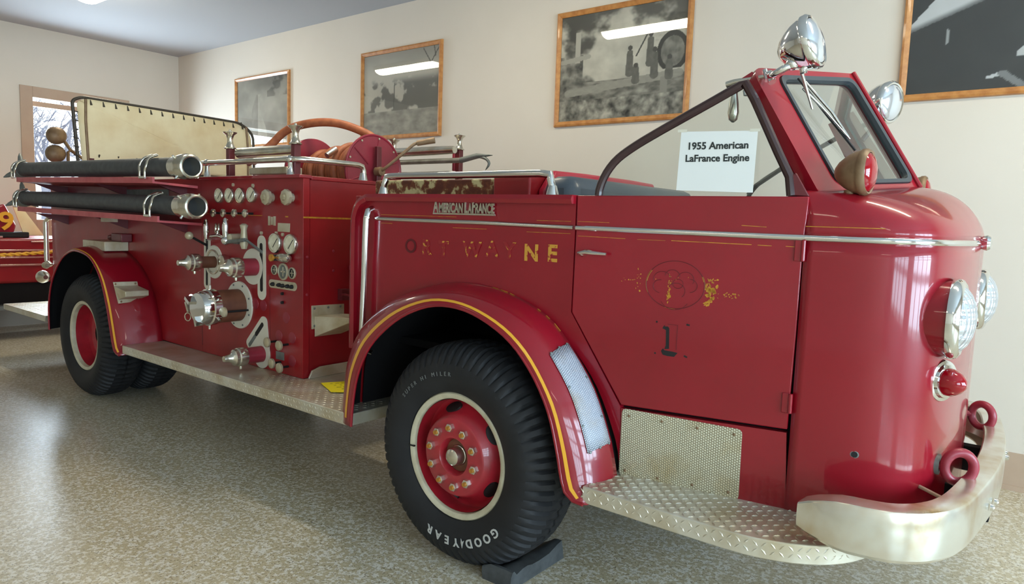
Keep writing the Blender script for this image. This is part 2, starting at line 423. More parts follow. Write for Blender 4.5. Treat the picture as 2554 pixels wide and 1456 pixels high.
def pic_smoke(u, v):
    sky = .14+.08*fbm(u*4, v*4, 3, 3)
    smoke = sm(.40,.62, fbm(u*2.6, v*2.6, 5, 8)+.30-.9*abs(u-.42)*abs(u-.42)-.35*abs(v-.55)+.22*(fbm(u*8, v*8, 4, 21)-.5))
    g = sky*(1-smoke)+(.70+.30*(fbm(u*6, v*6, 5, 6)-.5))*smoke
    if v < .36: g = .28+.5*(fbm(u*11, v*16, 4, 12)-.35)
    if u < .2 and v < .62: g = min(g, .2+.6*(fbm(u*14, v*11, 4, 15)-.25))
    if .13 < u < .17 and .55 < v < .84: g = .62
    if seg(u, v, (.02,.57), (.24,.60)) < .022: g = .55
    if seg(u, v, (.08,.27), (.95,.36)) < .035: g = .47+.1*(fbm(u*20, v*30, 2, 2)-.5)
    if .82 < u < .87 and .08 < v < .34: g = .42
    if v < .2: g = .22+.75*(fbm(u*16, v*12, 4, 17)-.3)
    d = sqrt(((u-.9)/.11)**2+((v-.55)/.17)**2)
    if .78 < d < 1.05 and v > .4: g = .12
    elif d <= .78 and v > .38: g = .3+.3*(fbm(u*18, v*14, 3, 4)-.4)
    for (x, y, h) in MEN:
        if seg(u, v, (x, y), (x, y+h*.62)) < .026*(1.2-.5*(v-y)/h) : g = .2+.1*fbm(u*30, v*20, 2, 3)
        if sqrt((u-x)**2+((v-y-h*.75)*.8)**2) < .018: g = .16
    if seg(u, v, (.63,.55), (.73,.78)) < .006: g = .15
    return g
def pic_aircraft(u, v):
    g = .12+.03*fbm(u*4, v*4, 3, 3)
    lo, hi = v-(.45+.506*u), v-(.504+1.55*u)
    if lo > 0 and hi < 0: g = .72+.1*fbm(u*5, v*5, 3, 2)-.45*sm(0,.05,.05-lo)
    for (a, b, r, c) in (((.375,.085),(.43,.107),.012,.75),((.43,.107),(.56,-.03),.02,.4),((.175,.35),(.174,.44),.006,.55),((.50,.23),(.52,.26),.02,.7),((.6,.5),(.9,.8),.05,.4)):
        if seg(u, v, a, b) < r: g = c
    return g
def picture(x0, x1, z0, z1, fn, label, warm=(1.0,.96,.84), gam=1.35, nx=150, nz=110):
    fw = .046; r = empty('framed_photograph', ((x0+x1)/2, YB-.015, z0))
    tag(r, label, 'framed photograph', 'oak framed photographs on the back wall')
    m = MB()
    prof = [(0,0),(.004,-.026),(.018,-.032),(.034,-.026),(fw,-.016),(fw,0)]
    rows = []
    for (a, yy) in prof + [prof[0]]:
        rows.append([(x0+a, YB+yy-.001, z0+a), (x1-a, YB+yy-.001, z0+a), (x1-a, YB+yy-.001, z1-a), (x0+a, YB+yy-.001, z1-a)])
    m.grid(rows, cu=True); m.build('frame', 'wood', r, smooth=25)
    a = fw-.004; me = bpy.data.meshes.new('print'); vs = []; fs = []; cs = []
    for j in range(nz+1):
        for i in range(nx+1):
            u, v = i/nx, j/nz; vs.append((-(x1-x0)/2+a+(x1-x0-2*a)*u, 0, -(z1-z0)/2+a+(z1-z0-2*a)*v))
            g = max(.02, min(.95, fn(u, v))); g = g**gam; cs.append((g*warm[0], g*warm[1], g*warm[2], 1))
    for j in range(nz):
        for i in range(nx): q = j*(nx+1)+i; fs.append((q, q+1, q+nx+2, q+nx+1))
    me.from_pydata(vs, [], fs); ca = me.color_attributes.new('print', 'FLOAT_COLOR', 'POINT')
    for i, c in enumerate(cs): ca.data[i].color = c
    me.materials.append(M['print']); o = bpy.data.objects.new('print', me); COL.objects.link(o)
    place(o, ((x0+x1)/2, YB-.008, (z0+z1)/2), r)
    MB().box2((x0+a, YB-.0135, z0+a), (x1-a, YB-.0115, z1-a)).build('glazing', 'clear', r)
    return r
picture(-8.91, -7.67, 2.40, 3.33, pic_peak, 'oak framed grey photograph of a pale cloudy peak, leftmost on the back wall')
picture(-6.31, -5.06, 2.395, 3.357, pic_mist, 'oak framed misty photograph of dark trees, above the hose reel', nx=170, nz=130)
picture(-3.655, -2.38, 2.40, 3.385, pic_smoke, 'oak framed photograph of men standing in smoke and rubble', nx=230, nz=170)
picture(-.92, .36, 2.41, 3.37, pic_aircraft, 'oak framed dark photograph with a pale diagonal shape, at the upper right', warm=(.93,.96,1.0), gam=1.6)


# ================================================================ FIRE ENGINE
YC = 3.25
truck = empty('fire_engine', (-3.9, YC, 0))
tag(truck, 'red 1955 open cab fire engine filling the picture, chrome bumper and suction hoses', 'fire engine')
def part(mb, name, mats, parent=None, **k): return mb.build(name, mats, parent or truck, **k)
def mir(p): return (p[0], 2*YC-p[1], p[2])
# --- plan outline of the cab at belt level (near half), from rear to nose
def side_y(x): return 2.405+(x+1.55)*.145 if x > -1.55 else 2.405+(x+1.55)*.03
PLAN = [(-.694,2.5295),(-.55,2.538),(-.46,2.552),(-.39,2.58),(-.34,2.62),(-.305,2.68),(-.28,2.76),(-.262,2.86),(-.25,2.98),(-.243,3.1),(-.24,3.25)]
nose = catmull([(x,y,0) for x, y in PLAN], 26)
full = nose + [V(p.x, 2*YC-p.y, 0) for p in nose[-2::-1]]
ZB = 1.535
# --- fender curves (X,Z)
FL = [(-2.711,.50),(-2.697,.633),(-2.66,.781),(-2.568,.934),(-2.401,1.07),(-2.231,1.148),(-2.083,1.174),(-1.92,1.155),(-1.743,1.08),(-1.615,.967),(-1.52,.822),(-1.469,.672),(-1.447,.58),(-1.425,.515),(-1.39,.488),(-1.34,.484)]
FJ = [(-2.90,.50),(-2.895,.65),(-2.87,.82),(-2.78,.99),(-2.59,1.135),(-2.34,1.23),(-2.10,1.262),(-1.86,1.228),(-1.66,1.144),(-1.532,1.02),(-1.43,.885),(-1.355,.72),(-1.325,.62),(-1.31,.55),(-1.303,.51),(-1.30,.484)]
RL = [(-6.70,.50),(-6.69,.72),(-6.60,.93),(-6.41,1.106),(-6.22,1.187),(-6.05,1.203),(-5.813,1.160),(-5.641,1.02),(-5.545,.83),(-5.49,.66),(-5.455,.55),(-5.42,.49),(-5.35,.475)]
RJ = [(-6.82,.50),(-6.80,.72),(-6.70,.95),(-6.50,1.135),(-6.30,1.22),(-6.07,1.245),(-5.749,1.15),(-5.549,1.02),(-5.44,.88),(-5.364,.70),(-5.335,.58),(-5.325,.50),(-5.322,.475)]
def c2(pts, n): return [(p.x, p.z) for p in catmull([(x,0,z) for x, z in pts], n)]
NF = 48
fl, fj, rl, rj = c2(FL,NF), c2(FJ,NF), c2(RL,NF), c2(RJ,NF)
def fpt(L, J, i, s, y0, y1, far=False):
    a = s*pi/2; y = y0+(y1-y0)*(1-cos(a)); k = sin(a)
    p = V(L[i][0]+(J[i][0]-L[i][0])*k, y, L[i][1]+(J[i][1]-L[i][1])*k)
    return V(mir(p)) if far else p
def fender(name, L, J, y0, y1, far=False, stripe=True):
    ss = [0,.05,.1,.16,.24,.34,.45,.56,.68,.8,.9,1]
    m = MB().grid([[fpt(L,J,i,s,y0,y1,far) for s in ss] for i in range(len(L))])
    o = part(m, name, 'red', solid=.006, smooth=60)
    e = MB().tube([fpt(L,J,i,0,y0+.001,y1,far)+V(0,0,0) for i in range(len(L))], .0075, 8)
    part(e, 'fender_lip', 'red', o, smooth=80)
    if stripe:
        st = MB(); rows = []
        for i in range(1, len(L)-1):
            r = []
            for s in (.12,.155,.19):
                p = fpt(L,J,i,s,y0,y1,far); q = fpt(L,J,i,s+.02,y0,y1,far)-p; t = (V(L[min(i+1,len(L)-1)][0],0,L[min(i+1,len(L)-1)][1])-V(L[i-1][0],0,L[i-1][1]))
                nn = V(q).cross(V(t.x,0,t.z)).normalized()
                if nn.y > 0: nn = -nn
                if far: nn = -nn
                r.append(p+nn*.0042)
            rows.append(r)
        part(st.grid(rows), 'pinstripe', 'yellow', o, smooth=60)
    # dark lining under the fender
    ax = sum(x for x, z in J)/len(J); sh = lambda p: V(ax+(p.x-ax)*.978, p.y, .5+(p.z-.5)*.978)
    ln = MB().grid([[sh(fpt(L,J,i,s,y0,y1,far)) for s in (.06,.16,.34,.56,.8,1)] for i in range(len(L))])
    part(ln, 'fender_lining', 'blackin', o, smooth=60)
    return o
ff = fender('front_fender', fl, fj, 2.20, 2.40)
fender('front_fender', fl, fj, 2.20, 2.40, far=True, stripe=False)
rf = fender('rear_fender', rl, rj, 2.20, 2.512)
fender('rear_fender', rl, rj, 2.20, 2.512, far=True, stripe=False)
# wheel well liners (dark): follow the junction curve inward
for (J, y0, y1, nm) in ((fj,2.41,3.0,'front_wheel_well'),(rj,2.52,3.0,'rear_wheel_well')):
    for far in (False, True):
        g = (lambda p: mir(p)) if far else (lambda p: p)
        ax = sum(x for x, z in J)/len(J); J = [(ax+(x-ax)*.965, z-.02*max(0,min(1,(z-.5)*2))) for x, z in J]
        rows = [[g((x,y0,z)), g((x,y1,z))] for x, z in J]
        m = MB().grid(rows); m.add([g((x,y1,z)) for x, z in J], [tuple(range(len(J)))])
        part(m, nm, 'blackin', solid=.004)

# --- cab rear quarter panel (behind the door)
def SYV(x, z, off=0): return (x, side_y(x)-off, z)
DTR, DMR = (-1.5553,2.4042,1.6631), (-1.5581,2.4038,1.1850)
DBR, DBF, DTF = (-1.3260,2.4375,0.8303), (-0.7045,2.5276,0.8432), (-0.6902,2.5297,1.6683)
def q_outline():
    pts = [(-2.90,.86)]
    pts += [(-2.895,1.50),(-2.885,1.575),(-2.855,1.625),(-2.80,1.655),(-2.72,1.662)]
    pts += [(DTR[0]-.004, 1.662),(DMR[0]-.004, DMR[2]),(DBR[0]-.003, DBR[2]-.006),(-1.318,.56)]
    arch = [p for p in fj if p[1] > .56 and p[0] < -1.32][::-1]
    return pts + [p for p in arch if p[0] > -2.87]
qo = q_outline()
for far in (False, True):
    g = (lambda p: mir(p)) if far else (lambda p: p)
    m = MB().prism([g(SYV(x,z)) for x, z in qo], (0,-.03 if far else .03,0))
    qp = part(m, 'cab_quarter_panel', 'red', smooth=20)
    if not far: QP = qp
# raised rolled edge along the rear and top of the quarter panel
lip = [(-2.90,.86),(-2.90,1.2),(-2.898,1.50),(-2.886,1.575),(-2.855,1.627),(-2.80,1.656),(-2.72,1.664),(-2.2,1.664),(-1.80,1.664),(DTR[0]-.006,1.664)]
def ribbon(path, wid, th, y_of, name, mt, par, far=False):
    rows = []; P = catmull([(x,0,z) for x, z in path], 60)
    for i, p in enumerate(P):
        t = (P[min(i+1,len(P)-1)]-P[max(i-1,0)]).normalized(); n = V(t.z,0,-t.x)  # inward-down normal
        a, b = p, p+n*wid; y = y_of(p.x)
        r = [(a.x,y+.02,a.z),(a.x,y-th,a.z),(a.x*.5+b.x*.5,y-th*1.25,a.z*.5+b.z*.5),(b.x,y-th,b.z),(b.x,y+.002,b.z)]
        rows.append([mir(q) if far else q for q in r])
    m = MB().grid(rows); e = len(rows)-1
    m.add(rows[0], [(0,1,2,3,4)]); m.add(rows[e], [(4,3,2,1,0)])
    return part(m, name, mt, par, smooth=40)
ribbon(lip, .036, .030, side_y, 'rolled_edge', 'red', QP)
# --- door
m = MB(); dn = V(.145,-1,0).normalized()
dout = [DTR, (-1.5533,2.4045,1.5448), DMR, DBR, DBF, (-0.6992,2.5284,1.1785), (-0.6974,2.5286,1.4887), DTF]
m.prism([V(p)+dn*.002 for p in dout], -dn*.035)
door = part(m, 'cab_door', 'red', smooth=20, bevel=.004)
m = MB().prism([V(mir(V(p)+dn*.002)) for p in dout], V(mir(V(0,YC,0)-dn*.035))-V(0,YC,0))
part(m, 'cab_door', 'red', smooth=20, bevel=.004)
# --- sill panel below the door with pebbled kick plate
def strip_panel(pts, name, mt, far=False, th=.03, off=0.0):
    g = (lambda p: V(mir(p))) if far else (lambda p: V(p))
    d = g(V(0,YC,0)-dn*th)-V(0,YC,0)
    return part(MB().prism([g(V(p)+dn*off) for p in pts], d), name, mt, smooth=20)
SBF = (-.69, 2.53, .53); SBR = (-1.318, side_y(-1.318), .53)
sp = [(DBR[0],DBR[1],DBR[2]-.012),(DBF[0]-.002,DBF[1],DBF[2]-.012),SBF,SBR]
sill = strip_panel(sp, 'sill_panel', 'red'); strip_panel(sp, 'sill_panel', 'red', True)
kp = []
KA, KB, KC, KD = [V(p) for p in ((-1.3187,2.4385,0.8200),(-0.8561,2.5056,0.8155),(-0.8531,2.5060,0.5468),(-1.3197,2.4384,0.5456))]
def rnd4(c, r=.02, n=5):
    out = []
    for i in range(4):
        p, a, b = c[i], c[i-1], c[(i+1)%4]; da = (a-p).normalized()*r; db = (b-p).normalized()*r
        for k in range(n+1):
            t = k/n; out.append(p+da*(1-t)**2+db*t**2)
    return out
m = MB().prism([p+dn*.005 for p in rnd4([KA,KB,KC,KD])], -dn*.004)
kick = part(m, 'kick_plate', 'pebble', sill, smooth=0, uvf=lambda p: (p.x/.99, p.z))
def screws(pts, par, r=.0055, mt='dullgrey', nrm=dn, h=.004):
    for p in pts: part(MB().lathe(V(p), nrm, [(0,r),(h*.6,r),(h,r*.6)], 10), 'screw', mt, par)
screws([V(p)+dn*.005 for p in ((-1.2888,2.4429,0.7939),(-1.1552,2.4622,0.7945),(-1.0188,2.4820,0.7936),(-0.8832,2.5017,0.7938),(-1.2937,2.4422,0.5679),(-1.1600,2.4616,0.5656),(-1.0251,2.4811,0.5682),(-0.8908,2.5006,0.5705))], kick, mt='bronze')
# --- added dark backing that blocks light leaking through the door seams
for far in (False, True):
    g = (lambda p: V(mir(p))) if far else (lambda p: V(p))
    for P in ([(DTR[0]-.05,0,1.64),(DTR[0]+.05,0,1.64),(DMR[0]+.05,0,DMR[2]),(DMR[0]-.05,0,DMR[2])],
              [(DMR[0]-.05,0,DMR[2]),(DMR[0]+.05,0,DMR[2]),(DBR[0]+.06,0,DBR[2]+.04),(-1.33,0,.56),(-1.34,0,DBR[2]-.02)],
              [(DBR[0],0,DBR[2]+.04),(DBF[0],0,DBF[2]+.04),(DBF[0],0,.56),(-1.31,0,.56)],
              [(-.78,0,1.64),(-.62,0,1.64),(-.62,0,.54),(-.78,0,.54)]):
        m = MB().prism([g((x, side_y(min(x,-.69))+.037, z)) for x, _, z in P], (0,-.004 if far else .004,0))
        part(m, 'door_jamb', 'blackin', smooth=0)
# --- nose shell: wraps from door seam round the front to the other side
seamb = .53
rows = []
for z in [seamb+(ZB-seamb)*i/14 for i in range(15)]:
    rows.append([V(p.x, p.y, z) for p in full])
m = MB().grid(rows)
nose_o = part(m, 'nose_panel', 'red', smooth=60, solid=.008)
# hood and cowl: from belt line up to the windscreen foot
WBn, WBc = V(-.668,2.66,1.708), V(-.475,YC,1.742)   # windscreen foot near corner and centre
def hood_pt(k, t):
    # k along full plan outline, t from belt (0) to windscreen foot (1)
    n = len(full)-1; u = k/n
    p = V(full[k].x, full[k].y, ZB)
    s = abs(u-.5)*2
    # foot line: V shaped windscreen foot
    yy = full[k].y; a = (yy-2.53)/(2*(YC-2.53)); 
    tt = max(0, min(1, a)); c = 1-abs(2*tt-1)
    top = V(-.735+(WBc.x+.735)*c**.9, 2.575+(2*YC-2*2.575)*tt, 1.690+(1.738-1.690)*min(1,c*1.15))
    e = 1-cos(t*pi/2); h = sin(t*pi/2)
    q = V(p.x+(top.x-p.x)*e, p.y+(top.y-p.y)*e, p.z+(top.z-p.z)*h)
    return q
rows = [[hood_pt(k, j/14) for k in range(len(full))] for j in range(15)]
hood = part(MB().grid(rows), 'hood', 'red', smooth=70, solid=.006)

# --- windscreen: V of two flat panes
A0, AB = V(-.647,2.72,1.728), V(-.233,0,.39)
E1 = V(-.475,YC,1.757)-A0
WN = E1.cross(AB).normalized()
if WN.x < 0: WN = -WN
def ws(s, t, off=0.0): return A0+E1*s+AB*t+WN*off
def rpoly(c, r, n=5):
    out = []
    for i in range(len(c)):
        p, a, b = V(c[i]), V(c[i-1]), V(c[(i+1)%len(c)]); rr = r[i] if isinstance(r,(list,tuple)) else r
        da = (a-p).normalized()*rr; db = (b-p).normalized()*rr
        for k in range(n+1):
            t = k/n; out.append(p+da*(1-t)**2+db*t**2)
    return out
def ringp(m, outer, inner, ext):
    e = V(ext); n = len(outer)
    return m.grid([[V(p) for p in outer], [V(p) for p in inner], [V(p)+e for p in inner], [V(p)+e for p in outer], [V(p) for p in outer]], cu=True)
wo = rpoly([ws(-.27,-.10),ws(-.27,1.07),ws(1.0,1.185),ws(1.0,-.05)], [.004,.07,.01,.004], 6)
wi = rpoly([ws(-.02,-.02),ws(-.02,1.02),ws(.955,1.12),ws(.965,.01)], .05, 6)
wi2 = rpoly([ws(.02,.015),ws(.02,.985),ws(.925,1.08),ws(.935,.05)], .04, 6)
for far in (False, True):
    g = (lambda P: [V(mir(p)) for p in P]) if far else (lambda P: P)
    e = -WN*.05
    if far: e = V(e.x,-e.y,e.z)
    m = ringp(MB(), g(wo), g(wi), e); fr = part(m, 'windscreen_frame', 'red', smooth=30, bevel=.006)
    m = ringp(MB(), g([p+WN*.007 for p in wi]), g([p+WN*.004 for p in wi2]), e*.5)
    part(m, 'windscreen_gasket', 'gasket', fr, smooth=30)
    part(MB().prism(g([p-WN*.012 for p in wi2]), e*.08), 'windscreen_glass', 'glass', fr, smooth=0)
    if not far: WF = fr
part(MB().tube([ws(1,-.05,.004), ws(1,1.185,.004)], .010, 10), 'windscreen_post', 'red', WF)
# A pillar side faces filling between the hood corner and the frame
for far in (False, True):
    g = (lambda P: [V(mir(p)) for p in P]) if far else (lambda P: P)
    pl = [V(-.742,2.545,1.50), V(-.700,2.553,1.50), ws(-.20,-.10,-.01), ws(-.24,1.05,-.01), ws(-.27,1.05,-.06), ws(-.28,-.06,-.075)]
    lo = [V(-.742,2.60,1.50), V(-.700,2.62,1.50), ws(-.05,-.10,-.05), ws(-.10,1.05,-.05), ws(-.12,1.05,-.08), ws(-.12,-.06,-.10)]
    m = MB().grid([g(pl), g(lo)], cu=True); m.add(g(pl), [tuple(range(6))]); m.add(g(lo), [tuple(range(6))])
    part(m, 'windscreen_pillar', 'red', smooth=30)
# --- door window
fpts = [(-1.4685,2.4168,1.6641),(-1.4634,2.4176,1.6990),(-1.4390,2.4211,1.7542),(-1.3965,2.4273,1.8069),(-1.3287,2.4371,1.8549),(-1.2366,2.4504,1.9066),(-1.1477,2.4633,1.9535),(-1.0341,2.4798,2.0130),(-0.9299,2.4949,2.0685)]
fp2 = [V(p) for p in catmull(fpts, 30)]+[V(p) for p in ((-0.8949,2.5000,2.0107),(-0.8483,2.5067,1.9155),(-0.8021,2.5134,1.8201),(-0.7598,2.5196,1.7367),(-0.7502,2.5210,1.6717))]
fp2 = [p-dn*.012 for p in fp2]
wfr = part(MB().tube(fp2, .0165, 10), 'window_frame', 'brownframe', door)
part(MB().prism([p-dn*.001 for p in fp2], -dn*.005), 'door_glass', 'glass', door, smooth=0)
part(MB().tube([mir(p) for p in fp2], .0125, 10), 'window_frame', 'brownframe')
m = MB().prism([V(p)-dn*.004 for p in ((-0.7541,2.5204,1.6717),(-0.7548,2.5203,1.7394),(-0.7388,2.5226,1.7504),(-0.6910,2.5296,1.6696))], -dn*.02)
part(m, 'quarter_filler', 'maroon', door, bevel=.003)
# --- door furniture
hp = [(-1.5320,2.3956,1.4301),(-1.4887,2.3839,1.4374),(-1.4553,2.3847,1.4344),(-1.4010,2.3926,1.4325)]
m = MB().tube(hp, [.008,.012,.009,.006], 10); m.lathe((-1.5127,2.4104,1.4309), dn, [(0,.016),(.012,.015),(.025,.009)], 14)
part(m, 'door_handle', 'chrome', door)
for (a, b) in (((-0.7034,2.5278,1.5190),(-0.6943,2.5291,1.4443)),((-0.7076,2.5271,0.9757),(-0.7000,2.5282,0.9041))):
    c = (V(a)+V(b))/2+dn*.004
    h = (V(a)-V(b)).length
    m = MB().box(c-V(.012,0,0), (.028,.014,h), rz=.145); m.cyl(c+V(.004,-.004,-h/2), c+V(.004,-.004,h/2), .008)
    part(m, 'door_hinge', 'red', door, bevel=.003)
# --- chrome belt trims
def trim(pts, r, name, par, mt='chrome'):
    rows = []
    for i, p in enumerate(pts):
        p = V(p); t = (V(pts[min(i+1,len(pts)-1)])-V(pts[max(i-1,0)])).normalized(); n = V(t.y,-t.x,0).normalized()
        rows.append([p+V(0,0,r), p+n*r*.8+V(0,0,r*.75), p+n*r*1.1, p+n*r*.8-V(0,0,r*.75), p-V(0,0,r)])
    m = MB().grid(rows); m.add(rows[0], [(0,1,2,3,4)]); m.add(rows[-1], [(4,3,2,1,0)])
    return part(m, name, mt, par, smooth=70)
def sp_(x, z, off=.001): return V(x, side_y(x)-off, z)
TZ0, TZ1 = (-1.5492,2.4051,1.5319)[2], (-0.6911,2.5295,1.5265)[2]
trim([sp_(-2.735,1.541), sp_(-2.71,1.5405), sp_(-2.1,1.539), sp_(DTR[0]-.01, TZ0)], .011, 'belt_trim', QP)
trim([sp_(DTR[0]+.004, TZ0, .004), sp_(-1.1,(TZ0+TZ1)/2,.004), sp_(DTF[0]-.004, TZ1,.004)], .0115, 'belt_trim', door)
trim([V(p.x-.002,p.y-.002,TZ1-.0005) for p in full[:24]], .012, 'belt_trim', nose_o)
trim([V(p.x-.002, 2*YC-p.y+.002, TZ1-.0005) for p in full[:24]][::-1], .012, 'belt_trim', nose_o)
part(MB().lathe((-.262,YC,1.528),(1,0,0),[(0,.016),(.01,.018),(.03,.026),(.045,.03),(.055,.024),(.06,.008)],20), 'nose_spear', 'chrome', nose_o)
part(MB().box2((-.247,YC-.006,.55),(-.236,YC+.006,1.505)), 'nose_moulding', 'oldchrome', nose_o, bevel=.003)
# --- pinstripes in worn gold either side of the belt trim
def stripe(px, name, par):
    m = MB()
    for a, b, w in px:
        a, b = V(a), V(b); m.prism([a+dn*.0028+V(0,0,w),b+dn*.0028+V(0,0,w),b+dn*.0028-V(0,0,w),a+dn*.0028-V(0,0,w)], -dn*.0018)
    part(m, name, 'gold', par, smooth=0)
stripe([((-1.5469,2.4055,1.5580),(-1.4122,2.4250,1.5572),.0009),((-0.9070,2.4982,1.5624),(-0.8219,2.5106,1.5594),.0012),((-1.1592,2.4617,1.4966),(-0.8680,2.5039,1.4947),.0013),((-0.8474,2.5069,1.4943),(-0.8000,2.5137,1.4936),.0012),((-1.5441,2.4059,1.4995),(-1.3424,2.4351,1.4965),.0009),((-1.2933,2.4422,1.4955),(-1.1823,2.4583,1.4956),.0006),((-0.7537,2.5205,1.4944),(-0.7145,2.5261,1.4934),.001)], 'pinstripe', door)
m = MB()
for k0, k1, z in ((1,7,1.566),(1,9,1.502)):
    m.grid([[V(p.x,p.y,z+.0012)-V(0,.0028,0), V(p.x,p.y,z-.0012)-V(0,.0028,0)] for p in full[k0-1:k1]])
part(m, 'pinstripe', 'gold', nose_o, smooth=0, solid=.001)
m = MB()
for x0, x1, z in ((-2.70,-2.2,1.561),(-1.75,-1.58,1.557),(-2.70,-2.62,1.519),(-2.22,-2.02,1.511),(-1.80,-1.58,1.507)):
    m.prism([sp_(x0,z+.001,.0015),sp_(x1,z+.001,.0015),sp_(x1,z-.001,.0015),sp_(x0,z-.001,.0015)],(0,.001,0))
part(m, 'pinstripe', 'gold', QP, smooth=0)
# --- maker's badge
bx, bz, bw = (-2.1560,2.3800,1.6050)[0], (-2.1560,2.3800,1.6050)[2], (-1.9770,2.3800,1.6080)[0]-(-2.3550,2.3800,1.6030)[0]
m = MB(); bo = side_y(bx)-.006
for txt, cx_, sz in (('A',-.455,.118),('MERICAN',-.20,.084),('L',.055,.118),('A',.115,.084),('F',.18,.118),('RANCE',.345,.084)):
    vs, fs = glyphs(txt, sz, .006, .0035)
    x0 = min(v.x for v in vs); x1 = max(v.x for v in vs); z0 = min(v.y for v in vs)
    tw = {'A':.09,'MERICAN':.40,'L':.06,'F':.065,'RANCE':.29}[txt]
    if cx_ == .115: tw = .055
    k = tw*bw/(x1-x0)
    m.add([V(bx+cx_*bw+(v.x-(x0+x1)/2)*k, bo-v.z, bz-.026+(v.y-z0)*.70) for v in vs], fs)
m.box2((bx-.5*bw,bo-.004,bz-.034),(bx+.5*bw,bo+.006,bz-.027))
part(m, 'maker_badge', 'oldchrome', QP, smooth=0)
# --- worn gold town lettering
m = MB(); m2 = MB()
LET = [('O',(-2.4890,2.3850,1.4100),0),('R',(-2.3840,2.3850,1.4090),1),('T',(-2.2750,2.3850,1.4070),1),('W',(-2.1010,2.3900,1.4120),1),('A',(-1.9850,2.3900,1.4200),1),('Y',(-1.8890,2.3950,1.4180),1),('N',(-1.7720,2.4000,1.4150),2),('E',(-1.6650,2.4000,1.4180),2)]
def gold_worn(name, thr):
    t = NT(name); nz = t.noise(45, 5)
    t.l(t.ramp(nz, [(thr, S(206,150,56)), (thr+.05, S(150,28,36))]), t.b.inputs['Base Color']); t.b.inputs['Roughness'].default_value = .4
    return t.m
M['faint'] = mat('worn_letter_shadow', S(92,8,18), .55)  # dark red of the worn lettering and crest lines
M['gold2'] = gold_worn('gold_leaf_half_worn', .55); M['gold1'] = gold_worn('gold_leaf_mostly_worn', .40)
for ch, P, lv in LET:
    vs, fs = glyphs(ch, .098, .0012, .003 if lv else .001)
    part(MB().add([V(P[0]+v.x*1.05, side_y(P[0])-.0015-v.z, P[2]+v.y) for v in vs], fs), 'town_letter', ('faint','gold1','gold2')[lv], QP, smooth=0)
# --- worn crest on the door: ring, monogram and gold flakes
def DP(zx, zy): return (1400+zx/2.911, 550+zy/2.911)
cr = V((-1.1358,2.4651,1.3299)); du = V(1,.145,0).normalized(); dv = V(0,0,1)
rx = (V((-1.0261,2.4810,1.3351))-V((-1.2502,2.4485,1.3245))).length/2; rz_ = (V((-1.1410,2.4643,1.4213))-V((-1.1305,2.4658,1.2396))).length/2
def ell(k, n=48, a0=0, a1=2*pi): return [cr+du*rx*k*cos(a0+(a1-a0)*i/n)+dv*rz_*k*sin(a0+(a1-a0)*i/n)+dn*.0028 for i in range(n+1)]
crest = MB().tube(ell(1.0)[:-1], .0011, 5, closed=True)
for (ex, ez, er, a0, a1) in ((-.45,.2,.3,.2,3.4),(.35,.25,.28,-.5,3.0),(-.1,.35,.25,0,3.1),(.5,0,.25,-1.5,1.6),(-.5,-.1,.25,1.5,4.6),(.05,-.25,.3,-.8,2.6),(0,-.5,.5,3.6,5.8),(.1,.05,.18,0,6.2)):
    crest.tube([cr+du*rx*(ex+er*cos(a0+(a1-a0)*i/14))+dv*rz_*(ez+er*1.1*sin(a0+(a1-a0)*i/14))+dn*.0028 for i in range(15)], .0009, 5)
part(crest, 'crest_outline', 'faint', door, smooth=60)
fl_ = MB(); rnd = random.Random(5)
def flakes(cx_, cy_, sx, sy, n, smin, smax):
    # centre and spread in crest units, clustered chips of gold leaf
    for _ in range(n):
        u = rnd.gauss(cx_, sx); v = rnd.gauss(cy_, sy); c = cr+du*rx*u+dv*rz_*v+dn*.0028
        k = rnd.randint(5,7); s = rnd.uniform(smin, smax); a0 = rnd.uniform(0,6); el = rnd.uniform(.3,.8); th = rnd.uniform(0,3)
        pts = []
        for i in range(k):
            a = 2*pi*i/k; r = s*rnd.uniform(.5,1.2); x, y = r*cos(a), r*el*sin(a)
            pts.append(c+du*(x*cos(th)-y*sin(th))+dv*(x*sin(th)+y*cos(th)))
        fl_.prism(pts, -dn*.001)
flakes(1.22,-.1,.10,.22,34,.004,.011); flakes(1.1,-.6,.12,.1,14,.003,.009); flakes(1.62,-.28,.16,.07,14,.002,.006); flakes(1.95,-.2,.08,.08,7,.002,.006)
flakes(-1.3,.05,.10,.25,14,.002,.005); flakes(-1.75,.05,.18,.05,6,.002,.005); flakes(-.2,.0,.03,.35,12,.003,.007); flakes(-.2,-.5,.03,.14,8,.004,.008); flakes(.05,.2,.35,.1,8,.002,.004)
for a0, a1, w_ in ((2.55,3.05,.006),(3.05,3.55,.003),(.2,.42,.006),(-.12,.2,.0025),(4.4,4.75,.003)):
    P = [(cr+(p-cr)*1.02) for p in ell(1.0, 10, a0, a1)]; Q = [(cr+(p-cr)*(1.02-w_*9)) for p in ell(1.0, 10, a0, a1)]
    fl_.grid([[p+dn*.0002 for p in P],[q+dn*.0002 for q in Q]])
part(fl_, 'gold_flakes', 'gold', door, smooth=0)['kind'] = 'stuff'
